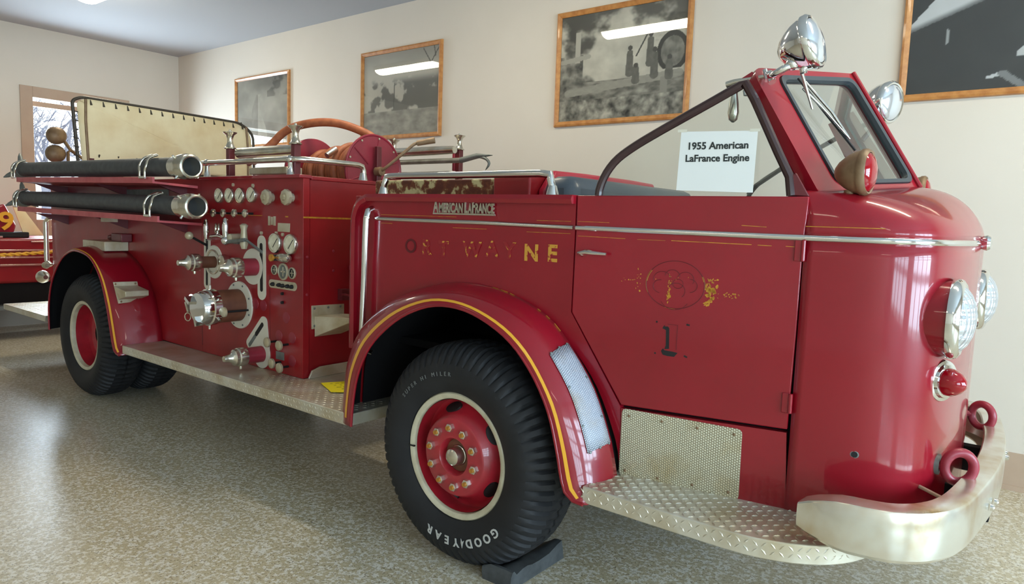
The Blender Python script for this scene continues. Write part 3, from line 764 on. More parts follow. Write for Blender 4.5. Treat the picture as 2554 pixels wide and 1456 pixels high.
# black figure one
one = MB()
ONE_A = [(-1.1750,2.4594,1.1581),(-1.1702,2.4601,1.1677),(-1.1650,2.4608,1.1726),(-1.1663,2.4606,1.1665),(-1.1540,2.4624,1.1678),(-1.1482,2.4633,1.1619),(-1.1448,2.4638,1.0819),(-1.1625,2.4612,1.0786),(-1.1578,2.4619,1.0938),(-1.1601,2.4615,1.1526),(-1.1669,2.4606,1.1563)]
ONE_B = [(-1.1755,2.4593,1.0701),(-1.1680,2.4604,1.0817),(-1.1632,2.4611,1.0743),(-1.1487,2.4632,1.0734),(-1.1325,2.4655,1.0727),(-1.1110,2.4687,1.0700),(-1.1234,2.4669,1.0534),(-1.1502,2.4630,1.0533),(-1.1677,2.4604,1.0564)]
for P in (ONE_A, ONE_B): one.prism([V(q)+dn*.003 for q in P], -dn*.001)
for q in ((-1.1984,2.4560,1.1816),(-1.0805,2.4731,1.1822),(-1.0744,2.4740,1.1813),(-1.1987,2.4559,1.0587),(-1.0833,2.4727,1.0607),(-1.0770,2.4736,1.0584)): one.lathe(V(q)+dn*.0022, dn, [(0,.004),(.0008,.0035)], 7)
part(one, 'number_figure', 'black', door, smooth=0)
part(MB().tube([V(q)+dn*.0028 for q in ((-1.1549,2.4623,1.1767),(-1.1161,2.4679,1.1761),(-1.1167,2.4678,1.1342),(-1.1168,2.4678,1.0814))], .0009, 5), 'number_outline', 'faint', door)
# --- pebbled plate on the front of the near front fender
rows = []
i0 = min(range(NF), key=lambda i: abs(fl[i][1]-.945)+(5 if fl[i][0] < -2 else 0)); 
def fn_at(i, s):
    p = fpt(fl,fj,i,s,2.2,2.4); q = fpt(fl,fj,i,s+.02,2.2,2.4); r2 = fpt(fl,fj,min(i+1,NF-1),s,2.2,2.4)
    n = (q-p).cross(r2-p).normalized()
    if n.x < 0: n = -n
    return n
ir = [i for i in range(i0, NF) if fl[i][1] > .575]
for i in ir: rows.append([fpt(fl,fj,i,s,2.2,2.4)+fn_at(i,s)*.007 for s in (.53,.62,.71,.80,.88,.95)])
fpl = part(MB().grid(rows), 'fender_kick_plate', 'pebble2', ff, smooth=60, solid=.003, uvf=lambda p: (p.y*1.15, p.z*1.1+p.x*-.3))
sc_ = []
for i, s in ((ir[0],.56),(ir[0],.74),(ir[0],.91),(ir[len(ir)//3],.56),(ir[len(ir)//3],.91),(ir[2*len(ir)//3],.56),(ir[2*len(ir)//3],.91),(ir[-1],.57),(ir[-1],.74),(ir[-1],.91)):
    n = fn_at(i,s); part(MB().lathe(fpt(fl,fj,i,s,2.2,2.4)+n*.008, n, [(0,.0055),(.003,.0055),(.004,.003)],10), 'screw', 'dullgrey', fpl)
# chipped gold edge where the fender meets the cab
ch = MB(); rnd = random.Random(9)
for i in range(14, 34):
    p = fpt(fl,fj,i,1,2.2,2.4); q = fpt(fl,fj,i+1,1,2.2,2.4)
    if rnd.random() < .6: ch.tube([p+V(0,-.006,.002), p.lerp(q,rnd.uniform(.3,.9))+V(0,-.006,.002)], .0022, 5)
part(ch, 'chipped_edge', 'gold', ff)['kind'] = 'stuff'

# --- front step (tread plate) under the cab, both sides
def lozenges(m, o, u, v, nrm, nu, nv, pu, pv, L=.018, W=.006, H=.0022, mask=None, slim=1.0):
    o, u, v, nrm = V(o), V(u).normalized(), V(v).normalized(), V(nrm).normalized()
    for i in range(nu):
        for j in range(nv):
            c = o+u*(pu*(i+.5))+v*(pv*(j+.5))
            if mask and not mask(c): continue
            a = (pi/4 if (i+j) % 2 else -pi/4); d = u*cos(a)+v*sin(a); e = nrm.cross(d)
            m.add([c-d*L/2, c+e*W/2, c+d*L/2, c-e*W/2, c-d*L/5+nrm*H, c+d*L/5+nrm*H],
                  [(0,1,5,4),(1,2,5),(2,3,4,5),(3,0,4)])
STO = [(-1.352,2.212),(-1.0,2.208),(-.76,2.210),(-.66,2.228),(-.57,2.265),(-.49,2.325),(-.43,2.41),(-.40,2.50),(-.40,2.60)]
sto = [(p.x,p.y) for p in catmull([(x,y,0) for x,y in STO], 30)]
def step_front(far):
    g = (lambda p: V(mir(p))) if far else (lambda p: V(p))
    inner = [(-.40,2.75),(-.70,2.75),(-1.352,2.75)]
    m = MB().prism([g((x,y,.552)) for x, y in sto+inner], (0,0,-.066))
    o = part(m, 'front_step', 'alu', smooth=30, bevel=.004)
    if far: return o
    t = MB()
    def inside(c):
        yo = 9
        for (x0,y0),(x1,y1) in zip(sto, sto[1:]):
            if x0 <= c.x <= x1: yo = y0+(y1-y0)*(c.x-x0)/max(1e-6,(x1-x0))
        return c.y > yo+.014 and c.y < side_y(max(c.x,-1.5))-.01 if c.x < -.69 else c.y > yo+.014 and c.y < 2.6
    lozenges(t, (-1.345,2.212,.5525), (1,0,0), (0,1,0), (0,0,1), 34, 12, .0275, .0275, L=.025, W=.008, H=.0035, mask=inside)
    # front face lozenges following the curved edge
    d = 0; P = [V(x,y,0) for x, y in sto]
    for i in range(len(P)-2):
        a, b = P[i], P[i+1]; seg_l = (b-a).length; u = (b-a).normalized(); n = V(u.y,-u.x,0)
        while d < seg_l:
            for r, z in enumerate((.535,.511)):
                c = a+u*d+V(0,0,z)
                k = int(round((c.x+1.352)/.0275)); s = 1 if (k+r) % 2 else -1
                dd = (u+V(0,0,s)).normalized(); e = n.cross(dd)
                t.add([c-dd*.0125,c+e*.004,c+dd*.0125,c-e*.004,c-dd*.005+n*.0022,c+dd*.005+n*.0022],[(0,1,5,4),(1,2,5),(2,3,4,5),(3,0,4)])
            d += .0275
        d -= seg_l
    part(t, 'tread_pattern', 'alu', o, smooth=0)
    return o
step_front(False); step_front(True)
# --- bumper
BP = [(-.588,2.290),(-.52,2.283),(-.42,2.280),(-.30,2.312),(-.212,2.40),(-.155,2.55),(-.118,2.85),(-.103,3.05),(-.098,3.25)]
bp = [(p.x,p.y) for p in catmull([(x,y,0) for x,y in BP], 34)]
bpf = bp+[(x,2*YC-y) for x,y in bp[-2::-1]]
CS = [(-.075,.715),(-.070,.723),(-.008,.724),(.001,.721),(.005,.712),(.007,.65),(.006,.60),(.003,.572),(-.006,.560),(-.07,.560),(-.07,.566),(-.016,.568),(-.005,.60),(-.003,.65),(-.006,.700),(-.014,.712)]
rows = []; N = len(bpf)
for i, (x, y) in enumerate(bpf):
    a, b = V(*bpf[max(i-1,0)],0), V(*bpf[min(i+1,N-1)],0); t = (b-a).normalized(); n = V(t.y,-t.x,0)
    e = min(i, N-1-i); k = 1 if e > 4 else .50+.50*sin(e/4*pi/2)   # rounded ends
    rows.append([V(x,y,0)+n*o_+V(0,0,.641+(z-.641)*k) for o_, z in CS])
m = MB().grid(rows, cu=True); m.add(rows[0], [tuple(range(len(CS)))]); m.add(rows[-1], [tuple(range(len(CS)))])
bum = part(m, 'front_bumper', 'bumper', smooth=28)
for y in (2.86,2.93,2*YC-2.86,2*YC-2.93):
    xs = min(bpf, key=lambda p: abs(p[1]-y))[0]
    part(MB().lathe((xs+.010,y,.625),(1,0,0),[(0,.013),(.008,.012),(.013,.006)],14), 'bumper_bolt', 'chrome', bum)
for s in (0,1):
    m = MB().box((-.22,2.95,.60),(.22,.05,.11)); 
    if s: m = MB().box((-.22,2*YC-2.95,.60),(.22,.05,.11))
    part(m, 'bumper_bracket', 'blackin', bum, bevel=.004)
part(MB().cyl((-.33,2.70,.70),(-.19,2.60,.69),.006), 'bumper_brace', 'cream', bum)
# --- tow eyes
for s in (0,1):
    g = (lambda p: V(mir(p))) if s else (lambda p: V(p))
    ey = 2.80; ec = V((-0.2030,2.8000,0.7580))
    m = MB().tube([g((ec.x+.050*.82*cos(2*pi*k/28), ey+.050*.45*cos(2*pi*k/28), ec.z+.052*sin(2*pi*k/28))) for k in range(28)], .0165, 12, closed=True)
    m.cyl(g((-.34,ey,ec.z-.004)), g((ec.x-.042,ey-.02,ec.z-.002)), .014)
    te = part(m, 'tow_eye', 'red_reel', nose_o, smooth=60)
    part(MB().lathe(g((-.272,ey,ec.z-.004)), (1,0,0), [(-.004,.018),(-.004,.036),(.012,.036),(.012,.018)], 20), 'washer', 'dullgrey', te)
# --- headlights
for s in (0,1):
    g = (lambda p: V(mir(p))) if s else (lambda p: V(p))
    c = g((-.262,2.75,1.273))
    b = part(MB().lathe(c,(1,0,0),[(-.22,.085),(-.15,.105),(-.10,.118),(-.03,.126),(0,.128)],36), 'headlight_bucket', 'red', nose_o, smooth=50)
    part(MB().lathe(c,(1,0,0),[(-.006,.131),(-.004,.136),(.012,.137),(.026,.131),(.034,.118),(.030,.108),(.018,.106)],36,False,False), 'headlight_rim', 'chrome', b, smooth=50)
    part(MB().lathe(c,(1,0,0),[(.022,.112),(.036,.105),(.052,.085),(.064,.055),(.070,.025),(.071,.001)],36,True,False), 'headlight_lens', 'lens', b, smooth=80)
# --- red marker lamp
for s in (0,):
    g = (lambda p: V(mir(p))) if s else (lambda p: V(p))
    k = min(nose, key=lambda p: abs(p.y-2.775)); i = nose.index(k); t = (nose[i+1]-nose[i-1]).normalized(); n = V(t.y,-t.x,0)
    c = V(k.x,k.y,1.057)
    if s: c = g(c); n = V(n.x,-n.y,0)
    n = (n+V(0,(.25 if s else -.25),0)).normalized()
    b = part(MB().lathe(c,n,[(-.02,.072),(.006,.074),(.014,.070),(.016,.060),(.026,.056),(.028,.046)],30), 'marker_lamp_rim', 'chrome', nose_o, smooth=50)
    part(MB().lathe(c,n,[(.024,.048),(.045,.046),(.068,.034),(.084,.016),(.088,.001)],28,True,False), 'marker_lamp_lens', 'redlens', b, smooth=60)
# --- plugged holes and screws on the nose
m = MB()
for q in ((2187,710),(2206,711),(2199,690)): pass
hole = []
def on_nose(x, z):
    k = min(nose, key=lambda p: abs(p.x-x)); i = max(1, min(len(nose)-2, nose.index(k))); t = (nose[i+1]-nose[i-1]).normalized()
    # exact point on the segment
    for a, b in zip(nose, nose[1:]):
        if a.x <= x <= b.x: k = a.lerp(b, (x-a.x)/(b.x-a.x)); break
    return V(k.x,k.y,z), V(t.y,-t.x,0)
for q in ((-0.4650,2.5700,1.3800),(-0.4430,2.5750,1.3800),(-0.4530,2.5720,1.4080),(-0.4700,2.5550,0.8610),(-0.4500,2.5600,0.8580),(-0.4610,2.5580,0.8300)):
    p, n = on_nose(q[0], q[2]); part(MB().lathe(p, n, [(0,.0045),(.002,.004),(.003,.002)],8), 'rivet', 'cream', nose_o)
q = (-0.4850,2.5500,0.8000); p, n = on_nose(q[0], q[2])
part(MB().lathe(p, n, [(.0,.016),(.003,.016),(.004,.012)],18), 'hole_ring', 'dullgrey', nose_o); part(MB().lathe(p, n, [(.004,.0105),(.0046,.010)],16), 'crank_hole', 'black', nose_o)
# --- spotlights
def spot(c, d, r, L, par, name='spotlight', body='chrome', lensm='lens2'):
    prof = [(-L,.004),(-L*.96,r*.26),(-L*.82,r*.50),(-L*.6,r*.72),(-L*.35,r*.90),(-L*.12,r*.99),(-.004,r),(0,r*1.06),(.016,r*1.07),(.026,r*.98),(.024,r*.90)]
    b = part(MB().lathe(c, d, prof, 36, True, False), name, body, par, smooth=50)
    part(MB().lathe(c, d, [(.010,r*.94),(.026,r*.86),(.038,r*.6),(.044,r*.3),(.046,.001)], 32, True, False), 'spotlight_lens', lensm, b, smooth=80)
    return b
sd = V(.95,-.06,.27).normalized()
sl = spot(V((-0.7490,2.6000,2.2040)), sd, .090, .108, WF)
arm = [(-0.8700,2.5850,2.1000), (-0.8440,2.5600,2.1020), (-0.8100,2.5600,2.1190), (-0.7840,2.5850,2.1350), (-0.7760,2.6000,2.1620)]
m = MB().tube(catmull(arm, 14), .013, 10); m.ball((-0.7940,2.5750,2.1320), .023, 14); m.ball((-0.7780,2.6000,2.1690), .024, 14)
m.cyl((-0.8810,2.6000,2.1150), (-0.8620,2.5850,2.0780), .014); m.cyl((-0.9000,2.6100,2.1270), (-0.8820,2.5900,2.0880), .010)
m.cyl((-0.7710,2.6000,2.1480), (-0.7600,2.6000,2.1030), .013)
part(m, 'spotlight_arm', 'chrome', WF, smooth=50)
hm = MB().lathe((-1.0050,2.6000,2.0810), V(.01,0,-1), [(0,.012),(.03,.012),(.06,.017),(.10,.021),(.125,.016),(.135,.004)], 16)
hm.tube([(-1.0370,2.6000,2.0870),(-1.0070,2.6000,2.0930),(-0.9500,2.6000,2.0990),(-0.8800,2.6000,2.1030)], [.012,.012,.009,.009], 10)
part(hm, 'spotlight_handle', 'oldchrome', sl, smooth=50)
part(MB().tube([(-0.9460,2.5600,2.0540),(-0.9550,2.5600,2.0520),(-0.9510,2.5600,2.0350),(-0.9410,2.5600,2.0340)], .004, 6), 'window_catch', 'dullgrey', door)
fsl = spot(V((-0.7110,3.8000,2.1790)), V(.92,-.34,-.1).normalized(), .094, .12, truck)
part(MB().cyl((-0.7410,3.8000,2.0980), (-.80,3.76,2.0), .012), 'spotlight_arm', 'dullgrey', fsl)
# --- red warning lamps on the hood
wc = V((-0.5490,2.6200,1.7550))
wl = spot(wc, V(1,-.05,0), .074, .088, hood, 'warning_lamp', 'bronze', 'redlens')
part(MB().lathe(wc+V(-.035,0,-.125), (0,0,1), [(0,.024),(.012,.018),(.04,.016),(.065,.018)], 16), 'lamp_stem', 'bronze', wl)
wc2 = V(mir(wc))
wl2 = spot(wc2-V(.0,0,.0), V(1,.05,0), .074, .088, hood, 'warning_lamp', 'bronze', 'redlens')
part(MB().lathe(wc2+V(-.035,0,-.125), (0,0,1), [(0,.024),(.012,.018),(.04,.016),(.065,.018)], 16), 'lamp_stem', 'bronze', wl2)
# --- wipers
m = MB().tube([(-0.8090,2.7400,2.1390),(-0.7880,2.7600,2.0650),(-0.7720,2.7800,2.0050)], [.007,.006,.004], 8)
m.tube([ws(.10,.86,.03), ws(.20,.70,.028), ws(.36,.40,.02)], [.006,.005,.004], 8); 
wp = part(m, 'wiper_arm', 'chrome', WF, smooth=60)
part(MB().tube([ws(.17,1.0,.014), ws(.27,.66,.012), ws(.38,.30,.012)], .005, 6), 'wiper_blade', 'black', WF)
m = MB().tube([ws(.22,.98,.016), ws(.32,.66,.022), ws(.36,.42,.02)], [.005,.006,.004], 8)
part(m, 'wiper_arm', 'chrome', WF, smooth=60)
# header trim
# --- cab interior: bulkhead, seat, floor, dash
m = MB().prism([(-1.90,2.66,1.0),(-1.90,2.66,1.70),(-1.90,2.745,1.795),(-1.90,3.02,1.80),(-1.90,2*YC-3.02,1.80),(-1.90,2*YC-2.745,1.795),(-1.90,2*YC-2.66,1.70),(-1.90,2*YC-2.66,1.0)], (-.04,0,0))
part(m, 'cab_bulkhead', 'red_in', smooth=20, bevel=.01)
part(MB().box2((-2.165,2.60,1.3),(-1.945,3.3,1.785)), 'battery_cover', 'red_old', bevel=.01)
part(MB().box2((-3.04,2.62,1.2),(-2.17,3.78,1.752)), 'engine_cover', 'rust', bevel=.008)
m = MB().box2((-1.88,2.60,1.25),(-1.70,3.9,1.76)); sb = part(m, 'seat_back', 'seat', bevel=.055)
part(MB().box2((-1.72,2.60,1.02),(-1.22,3.9,1.2)), 'seat_cushion', 'seat', bevel=.04)
part(MB().box2((-2.86,2.62,.86),(-.80,2*YC-2.62,.90)), 'cab_floor', 'blackin')
part(MB().box2((-2.918,2.385,.50),(-2.888,2*YC-2.385,1.655)), 'cab_rear_wall', 'red_old', bevel=.004)
part(MB().prism([(-.75,2.66,1.40),(-.60,2.66,1.62),(-.56,2.66,1.45),(-.56,2.66,1.3)], (0,1.18,0)), 'dashboard', 'maroon', bevel=.01)
sw = V(-1.02,3.62,1.70); sn = V(-.55,0,.83).normalized(); su, sv = basis(sn)
m = MB().tube(circle(sw,.21,su,sv,40), .013, 10, closed=True)
for a in (0,2.1,4.2): m.cyl(sw, sw+(su*cos(a)+sv*sin(a))*.205, .008)
m.cyl(sw, sw-sn*.45, .02); part(m, 'steering_wheel', 'black')
part(MB().tube([(-0.9810,2.7500,1.6840),(-0.9530,2.7500,1.7200),(-0.8440,2.7500,1.7950)], .009, 8), 'grab_bar', 'dullgrey')
# --- polished grab rail on the quarter panel top
def rail(pts, r, name, feet, par, n=10):
    m = MB().tube(pts, r, 14)
    for f in feet: m.lathe(f[0], f[1], [(0,r*1.9),(.012,r*1.7),(.05,r*1.05)], 16)
    return part(m, name, 'chrome', par, smooth=50)
Ry = 2.43
ra, rb = V((-2.7530,2.4300,1.6870)), V((-1.6970,2.4300,1.6740))
zt = (-2.1940,2.4300,1.7560)[2]
pa = [ra.copy(), V(ra.x+.004,Ry,zt-.045), V(ra.x+.02,Ry,zt-.012), V(ra.x+.05,Ry,zt), V((ra.x+rb.x)/2,Ry,zt), V(rb.x-.06,Ry,zt), V(rb.x-.02,Ry,zt-.012), V(rb.x-.004,Ry,zt-.05), rb]
rail(catmull(pa,40), .0165, 'grab_rail', [((ra.x,Ry,1.655),(0,0,1)),((rb.x,Ry,1.655),(0,0,1))], QP)
# --- vertical grab rail at the rear edge of the cab
va, vb = V((-2.7660,2.3300,1.5490)), V((-2.7880,2.3300,0.8920))
pts = [va+V(-.0,.055,.045), va+V(0,.02,.03), va+V(0,0,-.01), va.lerp(vb,.5), vb+V(0,0,.01), vb+V(.004,.02,-.03), vb+V(.01,.05,-.045)]
vr = part(MB().tube(catmull(pts,30), .017, 14), 'grab_rail', 'chrome', QP, smooth=50)

# ---------------------------------------------------------------- wheels
def wheel(cx_, yf, side, front, dual=False):
    # yf: plane of the rim face; side -1 near (faces -Y), +1 far
    d = V(0,side,0); o = V(cx_, yf, .505)
    if front:
        pr = [(-.03,.040),(-.03,.074),(.004,.079),(.012,.085),(.012,.165),(.006,.176),(-.04,.196),(-.075,.222),(-.085,.240),(-.085,.250),(-.012,.252),(-.20,.252)]
        pr = [(-.045,.001)]+pr[:-1]
    else:
        pr = [(-.150,.001),(-.150,.175),(-.135,.190),(-.13,.215),(-.125,.250),(-.03,.252)]
    n = 48
    w_ = MB().lathe(o, d, pr, n, False, False)
    disc = part(w_, 'front_wheel' if front else 'rear_wheel', 'red_wheel', smooth=40)
    rim = [(-.16,.2555),(-.012,.2555),(-.002,.258),(.004,.268),(.004,.281),(-.004,.287),(-.016,.285),(-.22,.285)]
    part(MB().lathe(o, d, rim, 64, False, False), 'rim_flange', 'creamrim', disc, smooth=40)
    def tyre(oy, name):
        P = [(-.03,.280),(.005,.288),(.020,.315),(.031,.345),(.036,.38),(.031,.415),(.016,.447),(-.006,.472),(-.032,.492),(-.060,.502),(-.10,.505),(-.14,.505)]
        W = .265
        prof = P + [(-W-t, r) for t, r in P[::-1]]
        nseg = 264; vs = []; fs = []; u, v2 = V(1,0,0), V(0,0,1)
        npf = len(prof)
        for k in range(nseg):
            a = 2*pi*k/nseg; ph = k % 4; g = ph == 0
            for i, (t, r) in enumerate(prof):
                j = min(i, npf-1-i); rr, tt = r, t
                if g and 6 <= j <= 9:
                    dep = (.006,.014,.014,.010)[j-6]; rr -= dep; tt += (-.006 if i < npf/2 else .006)
                if j >= 10 and (k//2) % 2: rr -= .008
                vs.append(o+V(0,oy,0)+d*tt+(u*cos(a)+v2*sin(a))*rr)
        for k in range(nseg):
            q = (k+1) % nseg
            for i in range(npf-1): fs.append((k*npf+i, k*npf+i+1, q*npf+i+1, q*npf+i))
        return part(MB().add(vs, fs), name, 'rubber', disc, smooth=28)
    ty = tyre(0, 'tyre')
    if dual: tyre(-side*.33, 'inner_tyre')
    if front:
        for k in range(10):
            a = 2*pi*(k+.5)/10+.12; c = o+d*.012+V(cos(a),0,sin(a))*.132
            nm = MB().lathe(c, d, [(0,.021),(.018,.019),(.020,.014)], 6); nm.mat(1).lathe(c+d*.020, d, [(0,.010),(.010,.009)], 10)
            part(nm, 'lug_nut', ['oldchrome','gold'], disc, smooth=20)
        part(MB().lathe(o-d*.03, d, [(0,.046),(.010,.045),(.012,.042),(.03,.042),(.052,.036),(.060,.024),(.062,.001)], 30, True, False), 'hub_cap', 'oldchrome', disc, smooth=40)
        part(MB().lathe(o-d*.028, d, [(0,.0735),(.003,.0735),(.004,.047),(.0,.047)], 30, False, False), 'hub_recess', 'rustpipe', disc)
        for k in range(5):
            a = 2*pi*k/5+.62
            rad = V(cos(a),0,sin(a)); tan = V(-sin(a),0,cos(a)); P0 = o+d*-.034+rad*.192; P1 = o+d*-.079+rad*.226
            sl_ = (P1-P0).normalized(); nr = tan.cross(sl_).normalized()
            if nr.dot(d) < 0: nr = -nr
            c = (P0+P1)/2+nr*.006; m = MB(); pts = [c+sl_*.030*cos(t)+tan*.046*sin(t) for t in [2*pi*i/24 for i in range(24)]]
            part(m.prism(pts, -nr*.012), 'hand_hole', 'black', disc, smooth=20)  # black disc stands in for the dark inside an open hand hole
        if side < 0:
            def arc_text(s, a0, a1, R, size, mt, bold=0.0):
                for k, chh in enumerate(s):
                    if chh == ' ': continue
                    a = a0+(a1-a0)*k/max(1,len(s)-1); c = o+d*.0365+V(cos(a),0,sin(a))*R
                    upv = V(cos(a),0,sin(a)); rt = V(sin(a),0,-cos(a))
                    mb = MB(); text_on(mb, chh, c, rt, upv, d, size, .002, bold); part(mb, 'tyre_letter', mt, disc, smooth=0)
            arc_text('GOOD', radians(-44), radians(-70), .372, .052, 'tyreletter', .0015)
            arc_text('YEAR', radians(-82), radians(-107), .372, .052, 'tyreletter', .0015)
            a = radians(-76); upv = V(cos(a),0,sin(a)); rt = V(sin(a),0,-cos(a)); c = o+d*.0365+upv*.372
            lt = MB().prism([c+rt*.006+upv*.022, c-rt*.002+upv*.004, c-rt*.012-upv*.012, c+rt*.0-upv*.006, c+rt*.004-upv*.02, c+rt*.008-upv*.002], d*.002)
            part(lt, 'tyre_emblem', 'tyreletter', disc, smooth=0)
            arc_text('SUPER HI MILER', radians(142), radians(92), .372, .026, 'tyredim')
            part(MB().box(o+d*.004+V(-.268,0,-.010), (.034,.010,.006)), 'valve_stem', 'black', disc)
    return disc
wheel(-2.024, 2.225, -1, True)
wheel(-2.024, 2*YC-2.225, 1, True)
wheel(-6.20, 2.285, -1, False, True)
wheel(-6.20, 2*YC-2.285, 1, False, True)
part(MB().cyl((-2.024,2.4,.505),(-2.024,2*YC-2.4,.505),.05), 'front_axle', 'blackin')
part(MB().cyl((-6.20,2.4,.505),(-6.20,2*YC-2.4,.505),.08), 'rear_axle', 'blackin')
for y in (2.80,2*YC-2.80): part(MB().box2((-7.4,y-.04,.38),(-.62,y+.04,.485)), 'frame_rail', 'blackin')  # unseen frame rails, also placed as dark blocks against light under the body
part(MB().box2((-5.2,2.86,.38),(-3.62,2*YC-2.86,.61)), 'transmission_housing', 'blackin', bevel=.05)

# ---------------------------------------------------------------- running board
RB0, RB1 = -5.33, -2.76
def rboard(far):
    g = (lambda p: V(mir(p))) if far else (lambda p: V(p))
    o = part(MB().prism([g((x,y,.552)) for x, y in ((RB0,2.215),(RB1+.02,2.215),(RB1+.02,2.95),(-3.55,2.95),(-3.55,2.52),(RB0,2.52))], (0,0,-.062)), 'running_board', 'alu', smooth=20, bevel=.004)
    if far: return o
    t = MB()
    lozenges(t, (RB1-1.0,2.225,.5525), (1,0,0), (0,1,0), (0,0,1), 30, 10, .033, .028, L=.022, W=.006, H=.0015)
    k = 0
    while RB0+.1+k*.024 < RB1:
        x = RB0+.1+k*.024
        for r, z in enumerate((.535,.508)):
            s = 1 if (k+r) % 2 else -1; c = V(x,2.215,z); dd = V(1,0,1.2*s).normalized(); e = V(0,-1,0).cross(dd)
            t.add([c-dd*.011,c+e*.0032,c+dd*.011,c-e*.0032,c-dd*.004-V(0,.002,0),c+dd*.004-V(0,.002,0)],[(0,1,5,4),(1,2,5),(2,3,4,5),(3,0,4)])
        k += 1
    part(t, 'tread_pattern', 'alu', o, smooth=0)
    # low scuff kerb against the body front
    ks = [(-3.535,2.535,.553),(-3.535,2.56,.60),(-3.535,2.62,.618),(-3.535,2.94,.618),(-3.535,2.94,.553)]
    part(MB().prism(ks, (.012,0,0)), 'scuff_kerb', 'alu', o, bevel=.002)
    return o
rboard(False); rboard(True)

# ---------------------------------------------------------------- rear body and pump panel
BX0, BX1, BY, BZ = -7.49, -3.55, 2.51, 1.775
def body_side(far):
    g = (lambda p: V(mir(p))) if far else (lambda p: V(p))
    arch = [(x,z) for x, z in rj if z > .56]
    pts = [(BX0,.56),(arch[0][0],.56)]+arch+[(arch[-1][0],.56),(-4.735,.553),(-4.735,BZ),(BX0,BZ)]
    return part(MB().prism([g((x,BY,z)) for x, z in pts], g((0,YC+.0-.04,0))-V(0,YC,0)) if False else MB().prism([g((x,BY,z)) for x, z in pts], (0,-.04 if far else .04,0)), 'body_side', 'red_old', smooth=20)
BS = body_side(False); body_side(True)
PANEL = part(MB().box2((-4.732,BY-.002,.553),(BX1,BY+.045,BZ)), 'pump_panel', 'red_old', bevel=.003)
part(MB().box2((-4.732,2*YC-BY-.045,.553),(BX1,2*YC-BY+.002,BZ)), 'pump_panel', 'red_old', bevel=.003)
FRONTW = part(MB().box2((BX1-.04,BY+.046,.553),(BX1,2*YC-BY-.046,BZ-.02)), 'body_front_panel', 'red_old')
part(MB().box2((BX0,BY+.041,.6),(BX0+.04,2*YC-BY-.041,BZ-.02)), 'body_rear_panel', 'red_old')
part(MB().box2((BX0+.04,BY+.045,1.50),(BX1-.04,2*YC-BY-.045,1.53)), 'hose_bed_floor', 'maroon')
part(MB().box2((BX0+.04,3.02,.62),(BX1-.04,2*YC-3.02,1.49)), 'water_tank', 'blackin')
# overhanging ledge at the top of the pump panel and round the front
m = MB().box2((-4.70,BY-.035,BZ-.012),(BX1+.012,BY+.05,BZ+.008)); LEDGE = part(m, 'top_ledge', 'red', bevel=.004)
part(MB().box2((BX1-.05,BY+.051,BZ-.019),(BX1+.008,2*YC-BY-.06,BZ+.004)), 'top_ledge', 'red_old', bevel=.004)
# gold pinstripe
m = MB().box2((-4.69,BY-.0034,1.531),(-3.98,BY-.002,1.5345)); m.box2((-3.73,BY-.0034,1.528),(-3.70,BY-.002,1.536)); m.box2((BX1,BY,1.527),(BX1+.0015,2.98,1.537))
part(m, 'pinstripe', 'gold', PANEL, smooth=0)
# --- panel fittings (all on the near pump panel, facing -Y)
NY = V(0,-1,0)
def dial(p, r, fancy=False):
    p = V(p)
    m = MB().lathe(p, NY, [(0,r*1.02),(.016,r*1.02),(.022,r*.96),(.022,r*.86),(.014,r*.84)], 28, False, False)
    m.mat(1).lathe(p, NY, [(.0145,.0001),(.0145,r*.86)], 28, False, False)
    m.mat(2).prism([p+V(-r*.35,-.016,-r*.42), p+V(-r*.28,-.016,-r*.46), p+V(r*.5,-.016,r*.42), p+V(r*.44,-.016,r*.48)], (0,.001,0))
    return part(m, 'pressure_gauge', ['oldchrome','dialface','ink'], PANEL, smooth=40)
g1 = [dial(q, .050) for q in ((-4.4740,2.5100,1.6570),(-4.3450,2.5100,1.6580),(-4.2180,2.5100,1.6580),(-4.0830,2.5100,1.6630))]
g2 = [dial(q, .062) for q in ((-3.8260,2.5100,1.3670),(-3.6630,2.5100,1.3660))]
nub = MB()
def knob(p, r, L, name='control_knob', mt='oldchrome', lob=8):
    p = V(p); m = MB().mat(1).cyl(p, p+NY*L, .007, n=8)
    m.mat(0).lathe(p+NY*L, NY, [(0,r*.6),(.006,r*1.02),(.018,r),(.026,r*.62),(.028,.001)], lob*2, True, False)
    return part(m, name, [mt,'black'], PANEL, smooth=30)
for q in ((-4.4740,2.4600,1.5390),(-4.3490,2.4600,1.5400),(-4.2140,2.4600,1.5420),(-4.0850,2.4600,1.5430)): knob(V(q)+V(0,.05,0), .027, .045)
def hexcap(p, r, L):
    p = V(p); m = MB().cyl(p, p+NY*L*.6, r*.55, n=14); m.lathe(p+NY*L*.55, NY, [(0,r),(.022,r),(.03,r*.7),(.03,r*.42),(.042,r*.40),(.044,.001)], 8, True, False)
    return part(m, 'valve_cap', 'cream', PANEL, smooth=25)
hexcap((-3.8670,2.5100,1.6470), .048, .06); hexcap((-3.6590,2.5100,1.6480), .048, .06)
def plate(name, pts, th, mt='lightgrey', slot=None):
    o = part(MB().prism([V(q)+NY*(th+.0021) for q in pts], (0,th,0)), name, mt, PANEL, smooth=20)
    if slot: part(MB().prism([V(q)+NY*(th+.0032) for q in slot], (0,.001,0)), 'lever_slot', 'black', PANEL, smooth=20)
    return o
def hz(discs, n=44): return [(x, 2.51, z) for x, z in hull(discs, n)]
pl = MB().prism([V(q)+NY*.0055 for q in ((-3.8050,2.5100,1.4920),(-3.6780,2.5100,1.4920),(-3.6810,2.5100,1.4390),(-3.8080,2.5100,1.4390))], (0,.003,0)); part(pl, 'builder_plate', 'cream', PANEL, bevel=.001)
m = MB(); c = V((-3.8690,2.5100,1.5030)); 
for dx in (-.030,0,.028): m.box(c+V(dx,-.004,0), (.020,.004,.058 if dx else .05))
